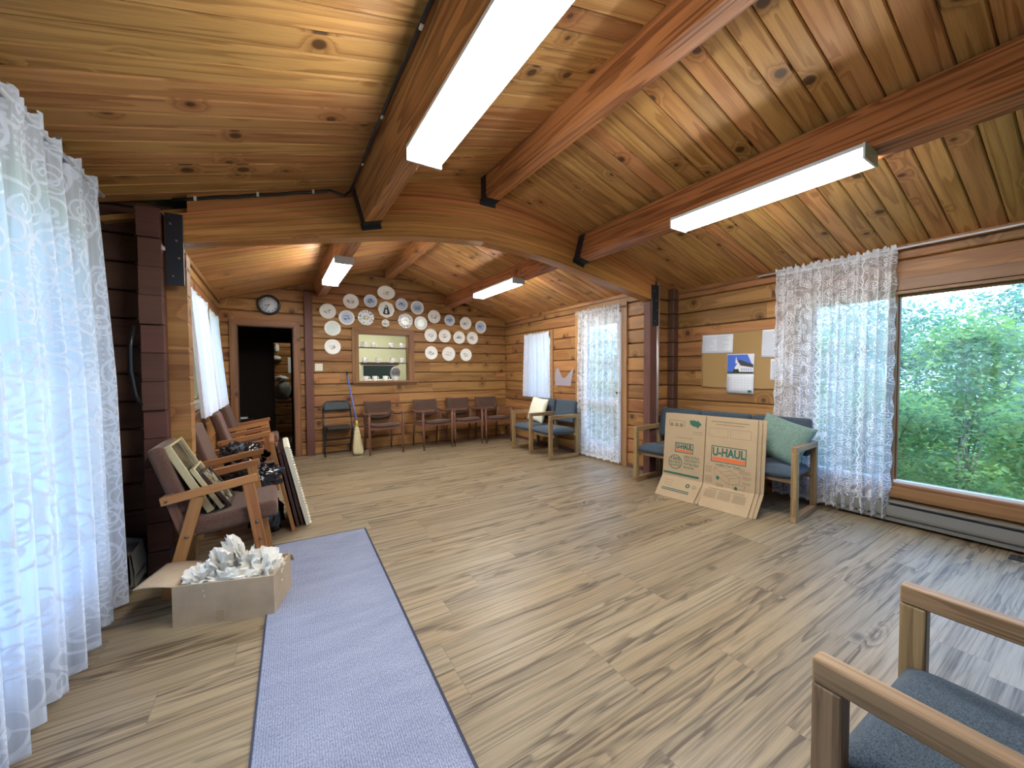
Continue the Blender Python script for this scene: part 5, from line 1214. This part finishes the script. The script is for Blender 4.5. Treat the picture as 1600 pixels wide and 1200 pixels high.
for k, x, y, s in ((2, 6.3, .1, .8), (2, 6.4, 1.75, .8), (2, 6.3, 3.4, .8), (1, 8.0, -.7, .85), (1, 8.1, 1.25, .88), (1, 8.1, 3.2, .88), (0, 10.0, .3, .95), (0, 10.1, 2.3, .95), (0, 10.0, 4.4, .95), (0, 12.2, 1.3, 1.1), (0, 12.3, 3.7, 1.1), (0, 12.2, -1.1, 1.1)):
    put(k, (x, y, -.55), rng.uniform(0, 6), 'win', s)
for k, x, y, s in ((2, 6.1, 5.5, .85), (1, 6.4, 7.4, .88), (0, 6.3, 9.4, .92), (0, 8.5, 6.3, .95), (0, 8.5, 8.4, .95), (0, 8.5, 10.5, .95), (1, 6.4, 11.5, .88)):
    put(k, (x, y, -.55), rng.uniform(0, 6), 'door', s)

# ------------------------------------------------------------------ sky, camera, view
w = bpy.data.worlds.new('overcast_sky'); sc.world = w; w.use_nodes = True; nt = w.node_tree; nt.nodes.clear()
bg = nt.nodes.new('ShaderNodeBackground'); wo = nt.nodes.new('ShaderNodeOutputWorld'); nt.links.new(bg.outputs[0], wo.inputs[0])
tc = nt.nodes.new('ShaderNodeTexCoord'); sx = nt.nodes.new('ShaderNodeSeparateXYZ'); nt.links.new(tc.outputs['Generated'], sx.inputs[0])
rp = nt.nodes.new('ShaderNodeValToRGB'); nt.links.new(sx.outputs[2], rp.inputs[0])
rp.color_ramp.elements[0].position = 0.0; rp.color_ramp.elements[0].color = (.36, .62, 1.0, 1)
rp.color_ramp.elements[1].position = .6; rp.color_ramp.elements[1].color = (.27, .54, 1.0, 1)
nt.links.new(rp.outputs[0], bg.inputs[0]); bg.inputs[1].default_value = SKY
for nm, loc, rot, sy, sz in (('window_portal', (XFR + .14, .225, 1.135), (0, PI / 2, 0), 1.65, 2.95), ('window_portal', (XFL - .14, 1.21, 1.185), (0, -PI / 2, 0), 1.67, 3.02), ('window_portal', (XR + .14, 4.17, 1.07), (0, PI / 2, 0), 2.1, .85), ('window_portal', (XR + .14, 5.65, 1.4), (0, PI / 2, 0), 1.1, .7), ('window_portal', (XL - .14, 4.92, 1.51), (0, -PI / 2, 0), 1.03, .88), ('window_portal', (XL - .14, 6.06, 1.51), (0, -PI / 2, 0), 1.03, .88)):
    l = bpy.data.lights.new(nm, 'AREA'); l.shape = 'RECTANGLE'; l.size = sy; l.size_y = sz; l.cycles.is_portal = True
    o = bpy.data.objects.new(nm, l); C.objects.link(o); o.location = loc; o.rotation_euler = rot
sn = bpy.data.lights.new('sun', 'SUN'); sn.energy = SUN; sn.angle = .03; sn.color = (1, .95, .86)
so = bpy.data.objects.new('sun', sn); C.objects.link(so); so.rotation_euler = Vector((-.70, -.06, .71)).to_track_quat('Z', 'Y').to_euler()
cam = bpy.data.cameras.new('camera'); co = bpy.data.objects.new('camera', cam); C.objects.link(co); sc.camera = co
cam.sensor_width = 36; cam.lens = 600.91 * 36 / 1600; cam.clip_start = .02
yaw, pit, rol = .5547, -.0317, -.0055
f = Vector((math.sin(yaw) * math.cos(pit), math.cos(yaw) * math.cos(pit), math.sin(pit))); r = Vector((math.cos(yaw), -math.sin(yaw), 0)); u = r.cross(f)
r2, u2 = r * math.cos(rol) + u * math.sin(rol), -r * math.sin(rol) + u * math.cos(rol)
co.matrix_world = Matrix(((r2.x, u2.x, -f.x, 0), (r2.y, u2.y, -f.y, 0), (r2.z, u2.z, -f.z, 1.3), (0, 0, 0, 1)))
vs = sc.view_settings; vs.view_transform = 'Standard'; vs.look = 'None'; vs.gamma = 1; vs.exposure = EXPO; vs.use_curve_mapping = False
cy = sc.cycles; cy.use_denoising = True; cy.max_bounces = 10; cy.diffuse_bounces = 5; cy.glossy_bounces = 3; cy.transmission_bounces = 6; cy.transparent_max_bounces = 24; cy.sample_clamp_indirect = 8; cy.caustics_reflective = False; cy.caustics_refractive = False
